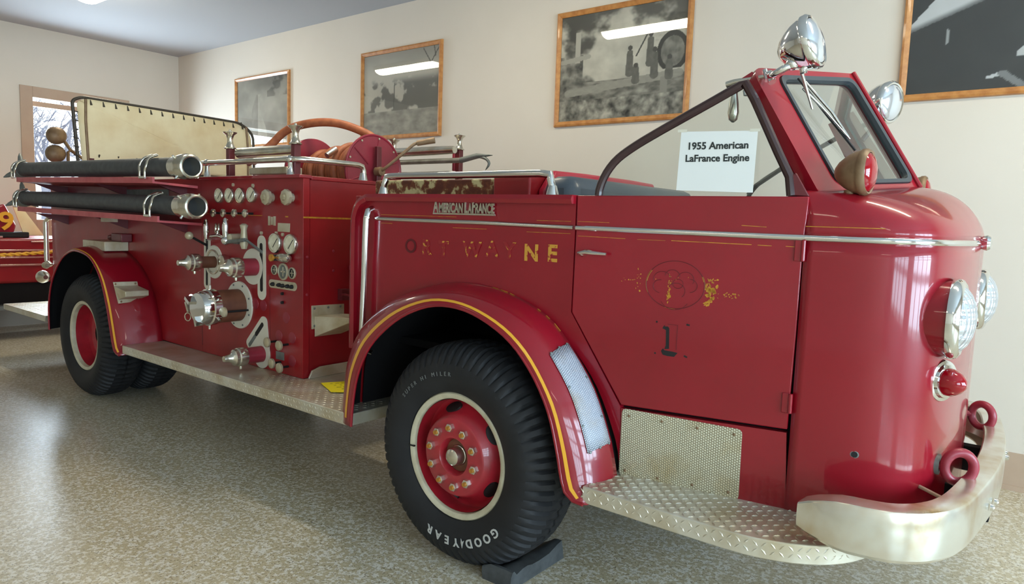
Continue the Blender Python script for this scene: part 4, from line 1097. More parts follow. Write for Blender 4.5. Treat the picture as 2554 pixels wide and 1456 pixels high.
part(m, 'panel_tag', 'cream', PANEL)
# slotted lever plates
sA, sB = V((-4.6490,2.5100,1.3430)), V((-4.6550,2.5100,1.0470)); r_ = .040
pA = plate('lever_plate', hz([(sA.x,sA.z,r_),(sB.x,sB.z,r_)]), .005, slot=hz([(sA.x,sA.z,.014),(sB.x,sB.z,.014)],20))
dA = V((-4.5630,2.5100,1.2040)); part(MB().lathe(dA, NY, [(.0021,.115),(.009,.112),(.009,.001)], 40, True, False), 'valve_flange', 'lightgrey', PANEL, smooth=30)
sC, sD = V((-3.9830,2.5100,1.3630)), V((-3.9810,2.5100,1.0410))
plate('lever_plate', hz([(sC.x,sC.z,.045),(sD.x,sD.z,.045)]), .005, slot=hz([(V((-3.9840,2.5100,1.3440)).x,V((-3.9840,2.5100,1.3440)).z,.016),(V((-3.9810,2.5100,1.0650)).x,V((-3.9810,2.5100,1.0650)).z,.016)],20))
dC = V((-4.0840,2.5100,1.2030)); part(MB().lathe(dC, NY, [(.0021,.118),(.010,.115),(.010,.001)], 40, True, False), 'valve_flange', 'lightgrey', PANEL, smooth=30)
# lower drain plate with tilted slot
e0, e1, e2 = V((-3.9610,2.5100,0.8520)), V((-3.9830,2.5100,0.6460)), V((-4.1270,2.5100,0.7000))
plate('lever_plate', hz([(e0.x,e0.z,.040),(e1.x,e1.z,.093),(e2.x,e2.z,.030)]), .006)
t0, t1 = V((-3.9720,2.5100,0.8370)), V((-4.0390,2.5100,0.7690))
part(MB().prism([V(q)+NY*.0095 for q in hz([(t0.x,t0.z,.015),(t1.x,t1.z,.015)],20)], (0,.001,0)), 'lever_slot', 'black', PANEL)
t0, t1 = V((-4.0530,2.5100,0.7530)), V((-4.1180,2.5100,0.6880))
part(MB().prism([V(q)+NY*.0095 for q in hz([(t0.x,t0.z,.013),(t1.x,t1.z,.013)],20)], (0,.001,0)), 'slide_lever', 'dullgrey', PANEL)
def outlet(p, L, r, pipe, cap_r, name):
    p = V(p); o = part(MB().lathe(p, NY, [(0,r*1.05),(.01,r),(L*.62,r)], 24), name, pipe, PANEL, smooth=30)
    q = p+NY*L*.6
    m = MB().lathe(q, NY, [(0,cap_r*.95),(.02,cap_r),(.05,cap_r*.98),(.056,cap_r*.86),(.075,cap_r*.84),(.085,cap_r*.6),(.10,cap_r*.42),(.125,cap_r*.36),(.14,cap_r*.30),(.142,.001)], 28, True, False)
    for k in range(3):
        a = 2*pi*k/3+.6; dd = V(cos(a),0,sin(a)); m.cyl(q+NY*.03+dd*cap_r*.9, q+NY*.03+dd*cap_r*1.28, .011, .008, 8)
    part(m, 'outlet_cap', 'oldchrome', o, smooth=40)
    return o
outlet(dA+V(.01,0,0), .20, .040, 'rustpipe', .060, 'discharge_outlet'); outlet(dC+V(.03,0,0), .19, .056, 'red_reel', .064, 'discharge_outlet'); outlet(e1, .21, .052, 'red_reel', .060, 'drain_outlet')
part(MB().lathe(V((-4.3750,2.5100,1.2220)), NY, [(0,.03),(.03,.045),(.06,.042),(.07,.02)], 20), 'swivel_cap', 'oldchrome', PANEL)
# ring detail round the left outlet
part(MB().tube(circle(dA+NY*.012,.080,V(1,0,0),V(0,0,1),30), .007, 8, closed=True), 'flange_ring', 'oldchrome', PANEL)
# big suction inlet
sI = V((-4.2450,2.5100,0.9380)); part(MB().lathe(sI, NY, [(.0021,.158),(.012,.155),(.014,.120)], 48, True, True), 'suction_flange', 'lightgrey', PANEL, smooth=30)
for k in range(8):
    a = 2*pi*(k+.5)/8; part(MB().lathe(sI+V(cos(a),0,sin(a))*.139+NY*.012, NY, [(0,.007),(.005,.006)], 8), 'bolt', 'dullgrey', PANEL)
si = part(MB().lathe(sI, NY, [(.01,.106),(.20,.106)], 36), 'suction_inlet', 'rustpipe', PANEL, smooth=30)
m = MB().lathe(sI+NY*.18, NY, [(0,.105),(.004,.116),(.05,.118),(.056,.108),(.062,.107),(.10,.104),(.114,.094),(.118,.06),(.119,.001)], 40, True, False)
for k in range(6):
    a = 2*pi*k/6+.5; dd = V(cos(a),0,sin(a)); m.cyl(sI+NY*.21+dd*.114, sI+NY*.21+dd*.142, .010, .008, 8)
for a in (-1.25, 2.6): dd = V(cos(a),0,sin(a)); m.box(sI+NY*.30+dd*.085, (.022,.05,.06), ry=-a+pi/2)
part(m, 'suction_cap', 'chrome', si, smooth=40)
knob(V((-4.1250,2.5100,0.9160)), .032, .17, 'bleeder_knob', 'cream')
m = MB().cyl(sI+V(-.16,-.25,.06), sI+V(-.12,-.27,.065), .013, n=8); m.box(sI+V(-.135,-.28,-.005), (.02,.03,.07), ry=-.5)
m.tube(circle(sI+V(-.165,-.27,-.075),.026,V(.5,.5,0),V(0,0,1),16), .004, 6, closed=True); part(m, 'cap_chain', 'oldchrome', si)
# levers
def lever(a, b, ball, name='valve_lever', br=.028, mt='cream', arm='black'):
    a, b = V(a), V(b); m = MB().mat(1).cyl(a, b, .009, .008, 8); m.mat(0)
    if ball: m.ball(b, br, 14)
    return part(m, name, [mt,arm], PANEL, smooth=50)
lever((-4.6520,2.5050,1.3130), (-4.6160,2.3600,1.3810), True)
lever((-3.9760,2.5050,1.3000), (-3.9450,2.3700,1.3860), False, arm='dullgrey')
m = MB().lathe((-4.5570,2.4500,1.3620), V(0,0,1), [(0,.012),(.02,.017),(.08,.020),(.125,.015),(.135,.004)], 14); m.lathe((-4.5570,2.4500,1.3620), V(0,1,0), [(0,.012),(.058,.010)], 10)
part(m, 'valve_handle', 'chrome', PANEL, smooth=50)
m = MB().lathe((-4.2240,2.4000,1.3710), V(0,0,1), [(0,.014),(.03,.02),(.09,.022),(.13,.016),(.14,.004)], 14); m.ball((-4.2240,2.4000,1.3650), .030, 14); m.cyl((-4.3960,2.5050,1.3590), (-4.2240,2.4000,1.3650), .014)
m.tube([(-4.4260,2.4100,1.3860),(-4.3180,2.4000,1.3940),(-4.2240,2.4000,1.3800)], .010, 8); part(m, 'valve_handle', 'chrome', PANEL, smooth=50)
m = MB().cyl((-4.2120,2.4000,1.3550), (-3.9690,2.3800,1.3800), .012, n=10); m.box(V((-4.2280,2.4600,1.3600)), (.14,.03,.03), ry=.0)
part(m, 'linkage_bar', 'dullgrey', PANEL)
m = MB()
for q in ((-4.4310,2.4500,1.4350),(-4.3940,2.4500,1.4340)): m.tube(circle(q,.030,V(.75,-.5,0).normalized(),V(0,0,1),20), .008, 8, closed=True)
m.cyl((-4.5250,2.5100,1.4060), (-4.4170,2.4500,1.4100), .012); part(m, 'swivel_rings', 'oldchrome', PANEL)
m = MB().lathe((-4.1940,2.5100,1.3840), NY, [(0,.028),(.10,.026),(.11,.012)], 8); m.lathe(V((-4.0600,2.4300,1.3890))+V(0,0,-.07), V(0,0,1), [(0,.016),(.03,.026),(.07,.022),(.12,.018),(.15,.026),(.16,.010)], 12)
part(m, 'needle_valve', 'cream', PANEL)
# small fittings on the right column
for q in ((-3.9820,2.5100,1.4230),(-3.8200,2.5100,1.4280),(-3.7510,2.5100,1.4220),(-4.0760,2.5100,1.7220),(-4.3100,2.5100,1.7280)):
    part(MB().lathe(q, NY, [(0,.012),(.012,.012),(.014,.008)], 6), 'grease_fitting', 'cream', PANEL)
m = MB().lathe((-3.7590,2.4800,1.2820), V(1,0,0), [(0,.020),(.03,.026),(.09,.026),(.11,.018),(.115,.004)], 14); m.cyl((-3.7580,2.5100,1.2810), (-3.7130,2.4800,1.2840), .014); part(m, 'drain_valve', 'oldchrome', PANEL)
m = MB().mat(0).lathe((-3.7750,2.4500,1.2800), NY, [(-.03,.006),(0,.010),(.004,.022),(.016,.022),(.018,.006)], 14); m.mat(1).cyl((-3.8330,2.5000,1.2750), (-3.7750,2.4800,1.2790), .02, n=10); part(m, 'primer_knob', ['gold','black'], PANEL)
def bezel(p, r, mid):
    m = MB().lathe(p, NY, [(0,r),(.010,r),(.014,r*.84),(.006,r*.80)], 24, False, False); m.mat(1).lathe(p, NY, [(.007,.0001),(.007,r*.82)], 24, False, False)
    m.mat(0).box(V(p)+NY*.008, (r*.15,.003,r*1.1)); m.box(V(p)+NY*.008, (r*.9,.003,r*.14)); return part(m, 'instrument_dial', ['cream',mid], PANEL, smooth=30)
bezel((-3.8390,2.5100,1.1990), .032, 'black'); bezel((-3.7460,2.5100,1.1940), .053, 'dullgrey'); bezel((-3.6530,2.5100,1.1910), .036, 'black')
q0, q1 = V((-3.8760,2.5100,1.1110)), V((-3.6330,2.5100,1.1100))
sp2 = plate('switch_strip', hz([(q0.x,q0.z,.026),(q1.x,q1.z,.026)]), .004, 'cream')
for q in ((-3.8490,2.5100,1.1090),(-3.7810,2.5100,1.1090),(-3.7450,2.5100,1.1070),(-3.6930,2.5100,1.1080),(-3.6510,2.5100,1.1080)): part(MB().lathe(V(q)+NY*.006, NY, [(0,.013),(.014,.012),(.024,.006)], 10), 'toggle_switch', 'black', PANEL)
for q in ((-3.7530,2.5100,1.0570),(-3.7530,2.5100,1.0020)): part(MB().lathe(q, NY, [(0,.010),(.016,.009),(.018,.004)], 8), 'toggle_switch', 'black', PANEL)
for q in ((-4.0600,2.5100,0.9650),(-3.9680,2.5100,0.9610),(-3.7190,2.5100,0.9100),(-3.7960,2.5100,0.7890),(-3.6570,2.5100,0.7920),(-3.6570,2.5100,0.6490)):
    part(MB().lathe(q, NY, [(.0021,.036),(.004,.035)], 20), 'instruction_disc', 'red_reel', PANEL)
for q in ((-3.8680,2.5100,0.7490),(-3.7390,2.5100,0.7460),(-3.8170,2.5100,0.6230),(-3.7350,2.5100,0.6080)): knob(V(q)+V(.04,0,0), .031, .055, 'drain_knob', 'cream')
c = V((-3.7820,2.5100,0.6630)); part(MB().box(c+NY*.004, (.085,.004,.05)), 'panel_tag', 'dullgrey', PANEL)
# seams and rivets on the panel
m = MB(); xs_ = (-3.8950,2.5100,0.9790)[0]; m.box2((xs_-.0015,BY-.0032,.60),(xs_+.0015,BY-.002,1.16)); part(m, 'panel_seam', 'maroon', PANEL)
m = MB().box2((-4.736,BY-.003,.60),(-4.7315,BY+.01,.80)); part(m, 'panel_seam', 'maroon', BS)
for q in ((-3.5500,2.7290,1.3290),(-3.5500,2.8660,1.3240),(-3.5500,2.7300,1.2060),(-3.5500,2.5370,1.2950),(-3.5500,2.5360,1.0670)): part(MB().lathe(q, V(1,0,0), [(0,.009),(.003,.008),(.005,.004)], 10), 'rivet', 'red_reel', FRONTW)
# folding step on the body front face
T0, T1, T2, T3 = [V(q) for q in ((-3.5500,2.5680,0.9980),(-3.5500,2.8130,0.9930),(-3.5500,2.8140,0.8690),(-3.5500,2.5690,0.8520))]
o = part(MB().prism([T0,T1,T2,T3], (.006,0,0)), 'step_plate', 'cream', FRONTW, bevel=.002)
zt = T0.z-.075
wedge = MB().prism([(-3.545,T0.y+.02,zt+.01),(-3.545,T0.y+.02,zt-.12),(-3.30,T0.y+.12,zt-.005),(-3.30,T0.y+.12,zt+.015)], (0,.20,0))
part(wedge, 'step_tread', 'cream', o, bevel=.004)
for q in (T0+V(.006,.02,-.018), T1+V(.006,-.03,-.014), (T0+T1)/2+V(.006,0,-.016), T3+V(.006,.02,.02)): part(MB().lathe(q, V(1,0,0), [(0,.008),(.004,.006)], 8), 'bolt', 'dullgrey', o)
m = MB().tube([(-3.5000,2.7600,1.0570),(-3.4500,2.7480,1.0630),(-3.2000,2.6460,1.0680)], .008, 8); m.box((-3.5300,2.7960,1.0550), (.05,.06,.07)); part(m, 'latch_rod', 'maroon', FRONTW)
m = MB().box((-3.5000,2.8690,1.2230), (.08,.05,.03)); part(m, 'latch_bracket', 'red_reel', FRONTW)

# ---------------------------------------------------------------- top rails, ladder posts, reel
r0, r1, r2 = V((-4.7770,2.5300,1.8790)), V((-3.7460,2.5300,1.8800)), V((-3.6000,3.0070,1.8780))
r1 = V(-3.70,2.53,r1.z); r2 = V(-3.60,3.0,r1.z-.005); r0.z = r1.z
pts = [r0, r0.lerp(r1,.5), r0.lerp(r1,.95), V(r1.x+.04,r1.y+.03,r1.z), V(r1.x+.075,r1.y+.10,r1.z), r1.lerp(r2,.6)+V(.05,0,0), V(-3.60,2.97,r1.z-.004), V(-3.60,3.0,r1.z-.03), V(-3.60,3.005,BZ)]
TR = part(MB().tube(catmull(pts,50), .019, 14), 'top_rail', 'oldchrome', LEDGE, smooth=50)
for p in ((r0.x+.09,2.53),(r1.x-.01,2.53)):
    m = MB().lathe((p[0],p[1],BZ), V(0,0,1), [(0,.030),(.01,.024),(.06,.016),(r1.z-BZ,.016)], 14); m.ball((p[0],p[1],r1.z), .026, 14); part(m, 'rail_stanchion', 'chrome', TR, smooth=50)
m = MB().lathe((-3.60,3.0,BZ), V(0,0,1), [(0,.034),(.02,.028),(.055,.020)], 14)
part(m, 'rail_stanchion', 'chrome', TR, smooth=50)
HG = [(0,.038),(.006,.040),(.012,.030),(.040,.019),(.065,.018),(.090,.026),(.104,.044),(.110,.046),(.113,.030),(.116,.010),(.124,.009),(.128,.002)]
posts = []
for x, y, near in ((-4.45,2.515,1),(-3.71,2.515,1),(-4.45,2*YC-2.515,0),(-3.71,2*YC-2.515,0)):
    zb = 1.972 if near else 2.085
    p = part(MB().box2((x-.02,y+.03,BZ),(x+.02,y+.075,zb)), 'ladder_post', 'maroon', bevel=.004)
    part(MB().lathe((x,y+.05,zb), V(0,0,1), HG, 20), 'roller_knob', 'oldchrome', p, smooth=40)
    if not near: part(MB().box2((x-.045,y+.02,zb-.16),(x-.022,y+.07,zb-.01)), 'post_clamp', 'red_reel', p, bevel=.004)
# hose reel on top, axle along the truck
RC = V(-3.78,3.24,1.865); RB_ = V(-4.45,3.24,1.865); RR = .25
reel = part(MB().lathe(RB_, V(1,0,0), [(0,.10),(.67,.10)], 30), 'hose_reel', 'red_reel', truck)
for c, sgn in ((RC,1),(RB_,-1)):
    f = part(MB().lathe(c, V(sgn,0,0), [(-.004,.05),(-.004,RR-.004),(0,RR),(.012,RR),(.014,RR-.008),(.008,RR-.016),(.008,.05)], 56, True, True), 'reel_flange', 'red_reel', reel, smooth=30)
    m = MB()
    for k in range(6):
        a = 2*pi*k/6+.35; dd = V(0,cos(a),sin(a)); q = c+V(sgn*.010,0,0)
        m.cyl(q+dd*.07, q+dd*.225, .007, .004, 6)
    part(m, 'flange_rib', 'red_reel', f)
for k in range(9):
    a = 2*pi*k/9; part(MB().lathe(RC+V(.012,cos(a)*.225,sin(a)*.225), V(1,0,0), [(0,.008),(.004,.006)], 8), 'bolt', 'cream', reel)
m = MB()
for i in range(12):
    x = RB_.x+.045+i*.053
    for rr, dx in ((.205,0),): m.tube(circle(V(x,3.24,1.865), .105+.006*i+.012*(i%3), V(.06,1,0), V(0,0,1), 44), .027, 10, closed=True)
part(m, 'wound_hose', 'hose', reel, smooth=60)
m = MB().box2((RC.x+.03,3.222,1.60),(RC.x+.06,3.262,2.03)); part(m, 'reel_bracket', 'maroon', reel, bevel=.004)
cp = [(RC.x+.07,3.24,1.86),(RC.x+.13,3.26,1.90),(RC.x+.22,3.36,2.02),(RC.x+.25,3.40,2.06),(RC.x+.33,3.46,2.08)]
m = MB().tube(catmull(cp,16), .011, 8); m.tube([(RC.x+.26,3.40,2.06),(RC.x+.36,3.47,2.085)], [.018,.022], 10); m.lathe((RC.x+.04,3.24,1.86), V(1,0,0), [(0,.035),(.05,.03)], 12)
part(m, 'reel_crank', 'bronze', reel, smooth=50)
ap = [(-4.7500,2.9480,1.9610),(-4.7000,3.0330,2.0560),(-4.6000,3.1030,2.1680),(-4.4200,3.1680,2.2160),(-4.2500,3.2540,2.2230),(-4.1000,3.3350,2.1840),(-3.9500,3.3770,2.1110),(-3.95,3.24,2.06)]
ah = part(MB().tube(catmull(ap,50), .030, 14), 'hose_loop', 'hose', reel, smooth=60)
m = MB().cyl((-4.7500,2.9090,1.9280), (-4.7500,2.9650,1.9740), .036, .040); m.cyl((-4.7500,2.8760,1.9080), (-4.7500,2.9090,1.9280), .022); part(m, 'hose_coupling', 'oldchrome', ah)
m = MB().cyl((-3.9800,2.9990,1.9540), (-3.9800,3.0760,2.0040), .020); part(m, 'hose_clamp', 'oldchrome', reel)
# chrome playpipes carried on the ladder posts, along the truck
def pipe(x0, x1, y, z, r0_, r1_, label, mt='greyhose', nm='playpipe'):
    m = MB().lathe((x0,y,z), V(1,0,0), [(0,r0_*.85),(.005,r0_),((x1-x0)*.75,r0_*.95),((x1-x0)*.98,r1_),(x1-x0,r1_*.9)], 20)
    return part(m, nm, mt, smooth=40)
pipe(-4.40,-3.77,2.60,1.945,.036,.030,'', 'oldchrome')
pipe(-4.42,-3.66,3.93,2.075,.036,.030,'', 'oldchrome')
pipe(-4.42,-3.70,3.93,1.90,.018,.018,'', 'oldchrome', 'far_rail')
part(MB().tube([(-3.7,2*YC-2.68,1.80),(-4.2,2*YC-2.68,1.80)], .014, 8), 'far_top_rail', 'oldchrome')
part(MB().box2((-4.28,2.60,1.80),(-3.86,2.72,1.845)), 'step_bracket', 'cream', bevel=.006)
# --- canvas screen on the hose bed
CX = -6.8
def cpt(y, z): return V(CX, y, z)
cc = rpoly([cpt(2.50,1.90), cpt(2.463,2.46), cpt(2.53,2.502), cpt(4.06,2.470), cpt(4.18,2.36), cpt(4.19,1.90)], [.02,.03,.05,.10,.06,.02], 6)
scr = empty('canvas_screen', (CX, 3.32, 1.78))
tag(scr, 'tan canvas screen laced to a dark tube frame above the hose bed', 'canvas screen')
inn = [p+(V(CX,3.3,2.18)-p)*.035+V(.012,0,0) for p in cc]
nb = 10; rows = []
for k in range(nb+1):
    t = k/nb; rows.append([V(CX+.012+.025*sin(t*pi/2), (p.y-3.3)*(1-t)+3.3, (p.z-2.18)*(1-t)+2.18) for p in inn])
MB().grid(rows, cu=True).build('canvas_panel', 'canvas', scr, smooth=80, solid=.004)
MB().tube(cc, .014, 10, closed=True).build('frame_tube', 'darktube', scr, smooth=60)
m = MB()
for k in range(15):
    y = 2.60+k*.103; z = 2.497-.0205*(y-2.53); m.cyl((CX,y,z+.014), (CX+.022,y+.008,z-.055), .006, .010, 6)
for k in range(6): z = 2.0+k*.075; m.cyl((CX,2.465+.004*k*0,z), (CX+.02,2.50,z-.01), .006, n=6)
for k in range(5): y = 2.66+k*.16; m.cyl((CX+.01,y,1.985), (CX+.03,y,2.015), .007, n=6)
m.build('lacing_hooks', 'darktube', scr)
MB().tube([(CX+.016,2.565,2.485),(CX+.018,2.56,2.3),(CX+.016,2.575,1.93)], .012, 8).build('frame_rib', 'bronze', scr)
MB().tube([(CX+.016,4.09,2.44),(CX+.018,4.11,2.2),(CX+.016,4.11,1.93)], .012, 8).build('frame_rib', 'bronze', scr)
m = MB(); m.box2((CX-.02,2.575,1.532),(CX+.02,2.62,1.98)).build('frame_post', 'maroon', scr); MB().box2((CX-.02,3.88,1.532),(CX+.02,3.925,1.98)).build('frame_post', 'maroon', scr)
# --- suction hoses on their troughs
def suction(z0, xa, xb, slope, label):
    y = 2.285; r = .064
    root = empty('suction_hose', (xa+.2, y, z0-r)); tag(root, label, 'hose', 'black hard suction hoses on the side of the engine')
    za, zb = z0+.035*slope, z0
    pts = [V(xa,y,za), V((xa*2+xb)/3,y,(za*2+zb)/3), V((xa+2*xb)/3,y,(za+2*zb)/3), V(xb,y,zb)]
    MB().tube(catmull(pts,30), r, 24).build('hose_body', 'hoserub', root, smooth=50)
    d = (pts[-1]-pts[-2]).normalized(); e = pts[-1]
    m = MB().lathe(e, d, [(-.06,r*.98),(-.055,r*1.14),(.02,r*1.14),(.024,r*1.26),(.075,r*1.30),(.082,r*1.22),(.135,r*1.20),(.14,r*1.05),(.138,r*.93),(.02,r*.88),(.02,.001)], 40, True, False)
    for k in range(4):
        a = 2*pi*k/4+.9; u = V(0,cos(a),sin(a)); m.cyl(e+d*.05+u*r*1.25, e+d*.05+u*r*1.62, .010, .008, 8)
    m.build('coupling', 'oldchrome', root, smooth=40)
    MB().lathe(e, d, [(.030,.0001),(.030,r*.90)], 32, False, False).build('bore', 'black', root)
    f = pts[0]
    m = MB().lathe(f, V(-1,0,0), [(0,r*1.05),(.03,r*1.2),(.09,r*1.3),(.13,r*1.12),(.16,r*.7),(.165,.001)], 24, True, False)
    for k in range(3):
        a = 2*pi*k/3+1.57; u = V(0,cos(a),sin(a)); m.lathe(f+V(-.09,0,0)+u*r*1.1, u+V(-.35,0,0), [(0,.026),(.05,.018),(.085,.004)], 10)
    m.build('rear_coupling', 'dullgrey', root, smooth=40)
    for x in (xb-.33, xa+.04):
        t = (x-xa)/(xb-xa); z = za+(zb-za)*t; m = MB()
        sh = [(0,-.088,.045),(-.004,-.102,.0),(.004,-.090,-.055),(.0,-.060,-.105)]
        for dx in (-.030,.045):
            m.tube(catmull([(x+dx+a*(1 if dx<0 else 1), y+b, z+c) for a, b, c in ((0,-.02,.080),(0,-.076,.052),(.012*(1 if dx>0 else -1),-.099,.0),(0,-.103,-.03),(0,-.104,-.075))],14), .009, 8)
        m.tube([(x-.03,y-.02,z+.080),(x+.045,y-.02,z+.080)], .008, 8); m.tube([(x-.03,y-.104,z-.075),(x+.045,y-.104,z-.075)], .010, 8)
        m.build('hold_down_strap', 'oldchrome', root, smooth=50)
suction(1.832, -7.42, -4.56, 1, 'upper black suction hose with chrome coupling on the side of the engine')
suction(1.577, -7.40, -4.50, 1, 'lower black suction hose with chrome coupling on the side of the engine')
for z, x1 in ((1.755,-4.78),(1.497,-4.72)):
    tb = part(MB().prism([(-7.36,2.20,z+.038),(-7.36,2.20,z-.002),(-7.36,2.51,z-.02),(-7.36,2.51,z-.002),(-7.36,2.214,z+.010),(-7.36,2.214,z+.038)], (x1+7.36,0,-.03)), 'hose_trough', 'pink', smooth=20)
    for x in (-7.1,-5.9,-4.95): part(MB().prism([(x,2.24,z-.012),(x,2.51,z-.03),(x,2.51,z-.11)], (.02,0,0)), 'trough_bracket', 'maroon', tb)
m = MB().box2((-5.95,BY-.006,1.64),(-5.2,BY,1.70)); part(m, 'bracket_plate', 'dullgrey', BS)
part(MB().box2((-5.86,2.30,1.44),(-5.85,2.42,1.50)), 'hanger_strap', 'cream', BS)
# steps on the rear fender
def ppx(*a): return V(*a)
q = [V(p) for p in ((-5.4600,2.2130,1.0070),(-5.4600,2.3840,1.0050),(-5.4600,2.4100,0.8540),(-5.4600,2.2460,0.8440))]
o = part(MB().prism(q, (.012,0,0)), 'step_plate', 'cream', rf, bevel=.003)
a_, b_ = q[0], q[1]; zc = (q[0].z+q[3].z)/2
m = MB().prism([q[0]+V(.012,0,-.03), q[3]+V(.012,.0,.03), V(-5.33,q[3].y,zc-.02), V(-5.33,q[3].y,zc+.02)], (0,(q[1].y-q[0].y)*.98,0))
part(m, 'step_tread', 'cream', o, bevel=.004)
for p in (q[0]+V(.012,.015,-.015), q[1]+V(.012,-.015,-.015), q[2]+V(.012,-.02,.015), q[3]+V(.012,.02,.015)): part(MB().lathe(p, V(1,0,0), [(0,.008),(.004,.006)], 8), 'bolt', 'bronze', o)
o = part(MB().box2((-6.30,2.33,1.21),(-5.88,2.51,1.285)), 'fender_step', 'cream', rf, bevel=.004)
m = MB().box2((-5.98,2.42,1.285),(-5.80,2.505,1.35)); m.cyl((-6.05,2.44,1.31),(-5.98,2.44,1.32),.022); part(m, 'nozzle_bracket', 'maroon', o, bevel=.006)
# rear corner rail, tail lamps, tailboard
part(MB().tube([(BX0-.0,2.49,1.44),(BX0-.045,2.475,1.40),(BX0-.045,2.475,1.03),(BX0,2.49,.99)], .022, 12), 'rear_grab_rail', 'oldchrome')
o = part(MB().lathe((BX0-.03,2.44,.88), V(-1,0,0), [(-.05,.02),(0,.055),(.03,.06),(.05,.05)], 20), 'tail_lamp', 'oldchrome'); part(MB().lathe((BX0-.03,2.44,.88), V(-1,0,0), [(.045,.05),(.06,.03),(.065,.001)], 18), 'tail_lens', 'redlens', o)
part(MB().lathe((BX0-.02,2.46,.99), V(-1,0,0), [(-.03,.02),(0,.032),(.03,.03)], 16), 'marker_lamp', 'cream')
tbd = part(MB().box2((-8.30,2.33,.50),(BX0+.3,2*YC-2.33,.555)), 'tailboard', 'alu', bevel=.004)
t = MB(); lozenges(t, (-8.29,2.34,.5555), (1,0,0), (0,1,0), (0,0,1), 22, 30, .036, .036, L=.026, W=.008); part(t, 'tread_pattern', 'alu', tbd, smooth=0)
wl_ = []
for px_ in ((-7.2500,2.4940,2.1870), (-7.2500,2.4830,2.0240)):
    c = V(px_); o = part(MB().lathe(c, V(-1,0,0), [(-.05,.012),(-.045,.05),(-.02,.075),(.03,.08),(.05,.07),(.055,.001)], 24), 'rear_warning_lamp', 'bronze', smooth=50); wl_.append(c)
part(MB().tube([wl_[0]+V(0,.05,-.03), wl_[0]+V(.02,.10,-.12), wl_[1]+V(.02,.09,.02), wl_[1]+V(.02,.09,-.06)], .014, 8), 'lamp_bracket', 'bronze')
part(MB().tube([wl_[0]+V(.02,.10,-.12), V(-7.2,2.75,1.95), V(-7.0,2.85,1.90)], .014, 8), 'lamp_bracket', 'bronze')
part(MB().box2((-7.25,2.66,BZ-.02),(-6.86,2.90,1.88)), 'hose_bed_box', 'black', bevel=.01)
# pike pole hook on the far side
pk = empty('pike_pole', (-3.2, 3.93, 1.90)); tag(pk, 'iron tipped pike pole with a hook lying along the far top rail', 'pike pole')
hy = 3.93; h0 = V((-3.5940,3.9300,2.0290)); z0 = h0.z-.034
MB().cyl((h0.x-1.1,hy,z0),(h0.x,hy,z0),.020).build('pole', 'greyhose', pk)
m = MB().tube([(h0.x,hy,z0),V((-3.4340,3.9300,2.0220)),V((-3.2880,3.9300,2.0230))], [.022,.02,.003], 10)
m.tube(catmull([(-3.4140,3.9300,2.0180),(-3.3480,3.9300,1.9990),(-3.3160,3.9300,1.9630),(-3.3480,3.9300,1.9180)],10), [.013,.012,.012,.012,.011,.011,.010,.009,.006,.003], 8); m.build('pike_head', 'dullgrey', pk, smooth=50)

# ================================================================ other things
# sign taped to the door window
sg = [V(q)+dn*.018 for q in ((-1.1401,2.4644,1.9004),(-0.8698,2.5036,1.8955),(-0.8732,2.5031,1.6789),(-1.1472,2.4634,1.6855))]
rt_ = empty('paper_sign', (sg[3].x, sg[3].y, sg[3].z)); tag(rt_, 'white paper sign reading 1955 taped to the open cab side window', 'paper sign')
MB().prism(sg, -dn*.0006).build('paper', 'paper', rt_, smooth=0)
su_ = V(1,.145,0).normalized(); 
def line_px(txt, cpx, wid, name):
    vs, fs = glyphs(txt, .05, .0005, .0014); x0 = min(v.x for v in vs); x1 = max(v.x for v in vs); k = wid/(x1-x0)
    m = MB(); c = V(cpx)+dn*.0186
    m.add([c+su_*((v.x-(x0+x1)/2)*k)+V(0,0,1)*(v.y*k)+dn*(v.z+.0003) for v in vs], fs); m.build(name, 'ink', rt_, smooth=0)
line_px('1955 American', (-1.0038,2.4842,1.8456), (V((-0.9004,2.4992,1.8446))-V((-1.1117,2.4686,1.8497))).length, 'sign_lettering')
line_px('LaFrance Engine', (-1.0053,2.4840,1.8010), (V((-0.8947,2.5000,1.7993))-V((-1.1209,2.4672,1.8027))).length, 'sign_lettering')
for q in ((-1.1357,2.4651,1.9032),(-0.8793,2.5022,1.8972)): MB().box(V(q)+dn*.0195, (.035,.001,.010), rz=.145).build('tape', 'lightgrey', rt_)
# yellow card on the running board
cd = [V(q) for q in ((-3.3730,2.5100,0.5570),(-3.2800,2.6830,0.5580),(-3.0590,2.5000,0.5580),(-3.1530,2.4170,0.5580))]
o = MB().prism(cd, (0,0,.002)).build('yellow_card', 'yellowcard', smooth=0); tag(o, 'yellow printed card lying on the running board beside the front fender', 'card')
m = MB(); rnd = random.Random(3)
ux = (cd[1]-cd[0]).normalized(); uy = (cd[3]-cd[0]).normalized()
for r in range(4):
    for k in range(5):
        L = rnd.uniform(.012,.028); c = cd[0]+(cd[3]-cd[0])*(.18+.2*r)+ux*(.05+.034*k+.01*r); m.box(c+V(0,0,.0022), (L,.006,.0006), rz=math.atan2(ux.y,ux.x))
m.build('printed_lines', 'black', o, smooth=0)
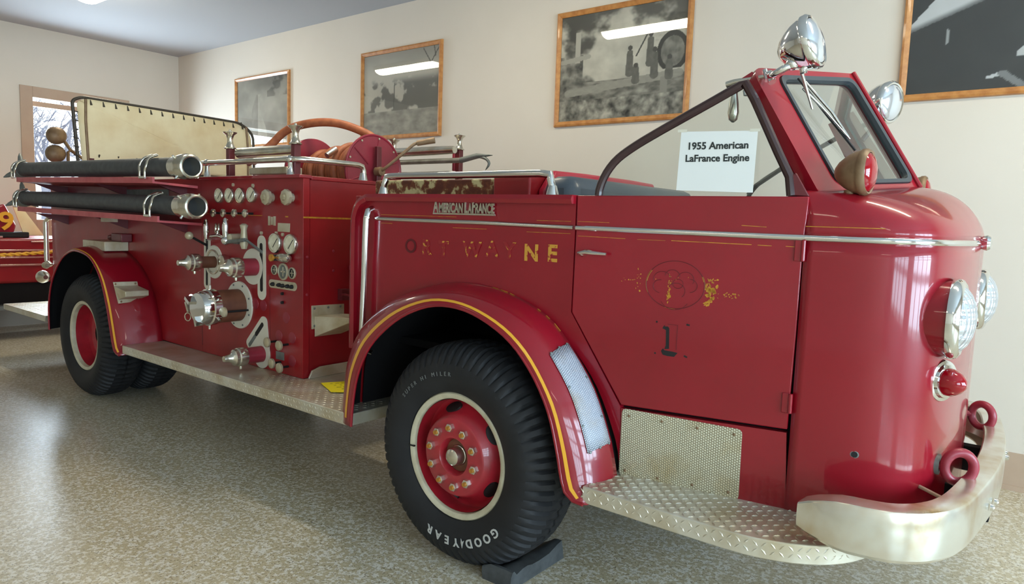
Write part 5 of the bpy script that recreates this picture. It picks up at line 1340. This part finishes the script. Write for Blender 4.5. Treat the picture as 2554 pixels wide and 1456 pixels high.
# wheel chock
TP = [(2.209,.447),(2.231,.472),(2.257,.492),(2.285,.502),(2.325,.506),(2.70,.506)]
def tz(x, y):
    if y <= TP[0][0]: return 9
    for (a, ra_), (b, rb_) in zip(TP, TP[1:]):
        if a <= y <= b: r = ra_+(rb_-ra_)*(y-a)/(b-a)
    return .505-sqrt(max(0, r*r-(x+2.024)**2))
prof = [(2.226,.0),(2.219,.035),(2.222,.060),(2.231,.078),(2.243,.080),(2.26,.06),(2.30,.07),(2.335,.072),(2.37,.064),(2.42,.062),(2.50,.066),(2.56,.085),(2.60,.092),(2.62,.0)]
rows = []
for i in range(9):
    x = -1.845+.16*i/8; rows.append([V(x, y, min(z, max(.003, tz(x, y)-.008))) for y, z in prof])
m = MB().grid(rows); m.add(rows[0], [tuple(range(len(prof)))]); m.add(rows[-1], [tuple(range(len(prof)))[::-1]])
m.add([rows[0][0],rows[-1][0],rows[-1][-1],rows[0][-1]], [(0,1,2,3)])
o = m.build('wheel_chock', 'hoserub', smooth=40); tag(o, 'dark rubber wheel chock on the floor against the front tyre', 'wheel chock')
# second red engine behind on the left
ov = empty('red_vehicle', (-9.5, 3.2, 0)); tag(ov, 'other red vehicle with chrome strips and a yellow 9, behind the tailboard', 'vehicle')
X2 = -9.3
MB().box2((-10.2,1.75,.66),(X2,4.3,1.17)).build('front_body', 'red_old', ov, bevel=.03)
for z, h in ((1.035,.010),(.955,.009),(.870,.010)): MB().box2((X2,1.80,z-h),(X2+.02,3.9,z+h)).build('chrome_strip', 'oldchrome', ov, bevel=.003)
MB().box2((X2,2.9,1.125),(X2+.015,3.5,1.142)).build('chrome_strip', 'oldchrome', ov, bevel=.003)
MB().box2((-10.1,1.85,.42),(X2-.03,4.2,.66)).build('underbody', 'blackin', ov)
MB().lathe((X2-.2,2.95,.52), V(0,1,0), [(0,.14),(.30,.14)], 30).build('air_tank', 'black', ov)
MB().box2((X2-.06,2.5,.36),(X2,4.0,.41)).build('lower_bar', 'dullgrey', ov)
for y in (2.35,4.0):
    t = MB().lathe((-9.75,y,.40), V(0,1,0), [(0,.22),(-.02,.3),(0,.38),(.04,.40),(.16,.40),(.2,.38),(.21,.3),(.2,.22)], 40, True, True); t.build('tyre', 'rubber', ov)
m = MB().prism([V(X2-.25,1.9,1.17),V(X2-.25,1.9,1.30),V(X2-.25,2.5,1.44),V(X2-.25,2.73,1.56),V(X2-.25,2.84,1.31),V(X2-.25,2.80,1.17)], (-.3,0,0)); cw = m.build('cowl', 'red', ov, bevel=.02)
MB().box2((X2-.42,1.9,1.171),(X2-.20,2.95,1.235)).build('cowl_base', 'black', ov, bevel=.01)
MB().box2((X2-.20,2.45,1.171),(X2-.10,2.66,1.195)).build('hood_handle', 'oldchrome', ov, bevel=.004)
MB().prism([V(X2-.28,2.80,1.60),V(X2-.28,2.86,1.60),V(X2-.28,3.12,1.20),V(X2-.28,2.92,1.20)], (-.02,0,0)).build('windshield_wing', 'canvas', ov)
vs, fs = glyphs('9', .30, .03, .006)
c9 = V((-9.5300,2.7320,1.3510)); x0 = min(v.x for v in vs); x1 = max(v.x for v in vs)
n9 = MB().add([V(X2-.235-v.z, c9.y+(v.x-(x0+x1)/2)*1.05, c9.z+v.y*.95) for v in vs], fs); n9.build('number_nine', 'yellow', ov, smooth=0)
# yellow rope along the vehicle
m = MB(); rp = catmull([(X2+.058,1.9,.972),(X2+.058,2.5,.985),(X2+.058,2.85,1.0),(X2+.058,3.3,1.03),(X2+.058,3.8,1.04)], 60)
for k in range(2): m.tube([p+V(.012*sin(i*1.3+pi*k), 0, .012*cos(i*1.3+pi*k)) for i, p in enumerate(rp)], .013, 6)
o = m.build('yellow_rope', 'yellow', smooth=60); tag(o, 'yellow rope strung across the red vehicle with the yellow 9', 'rope')
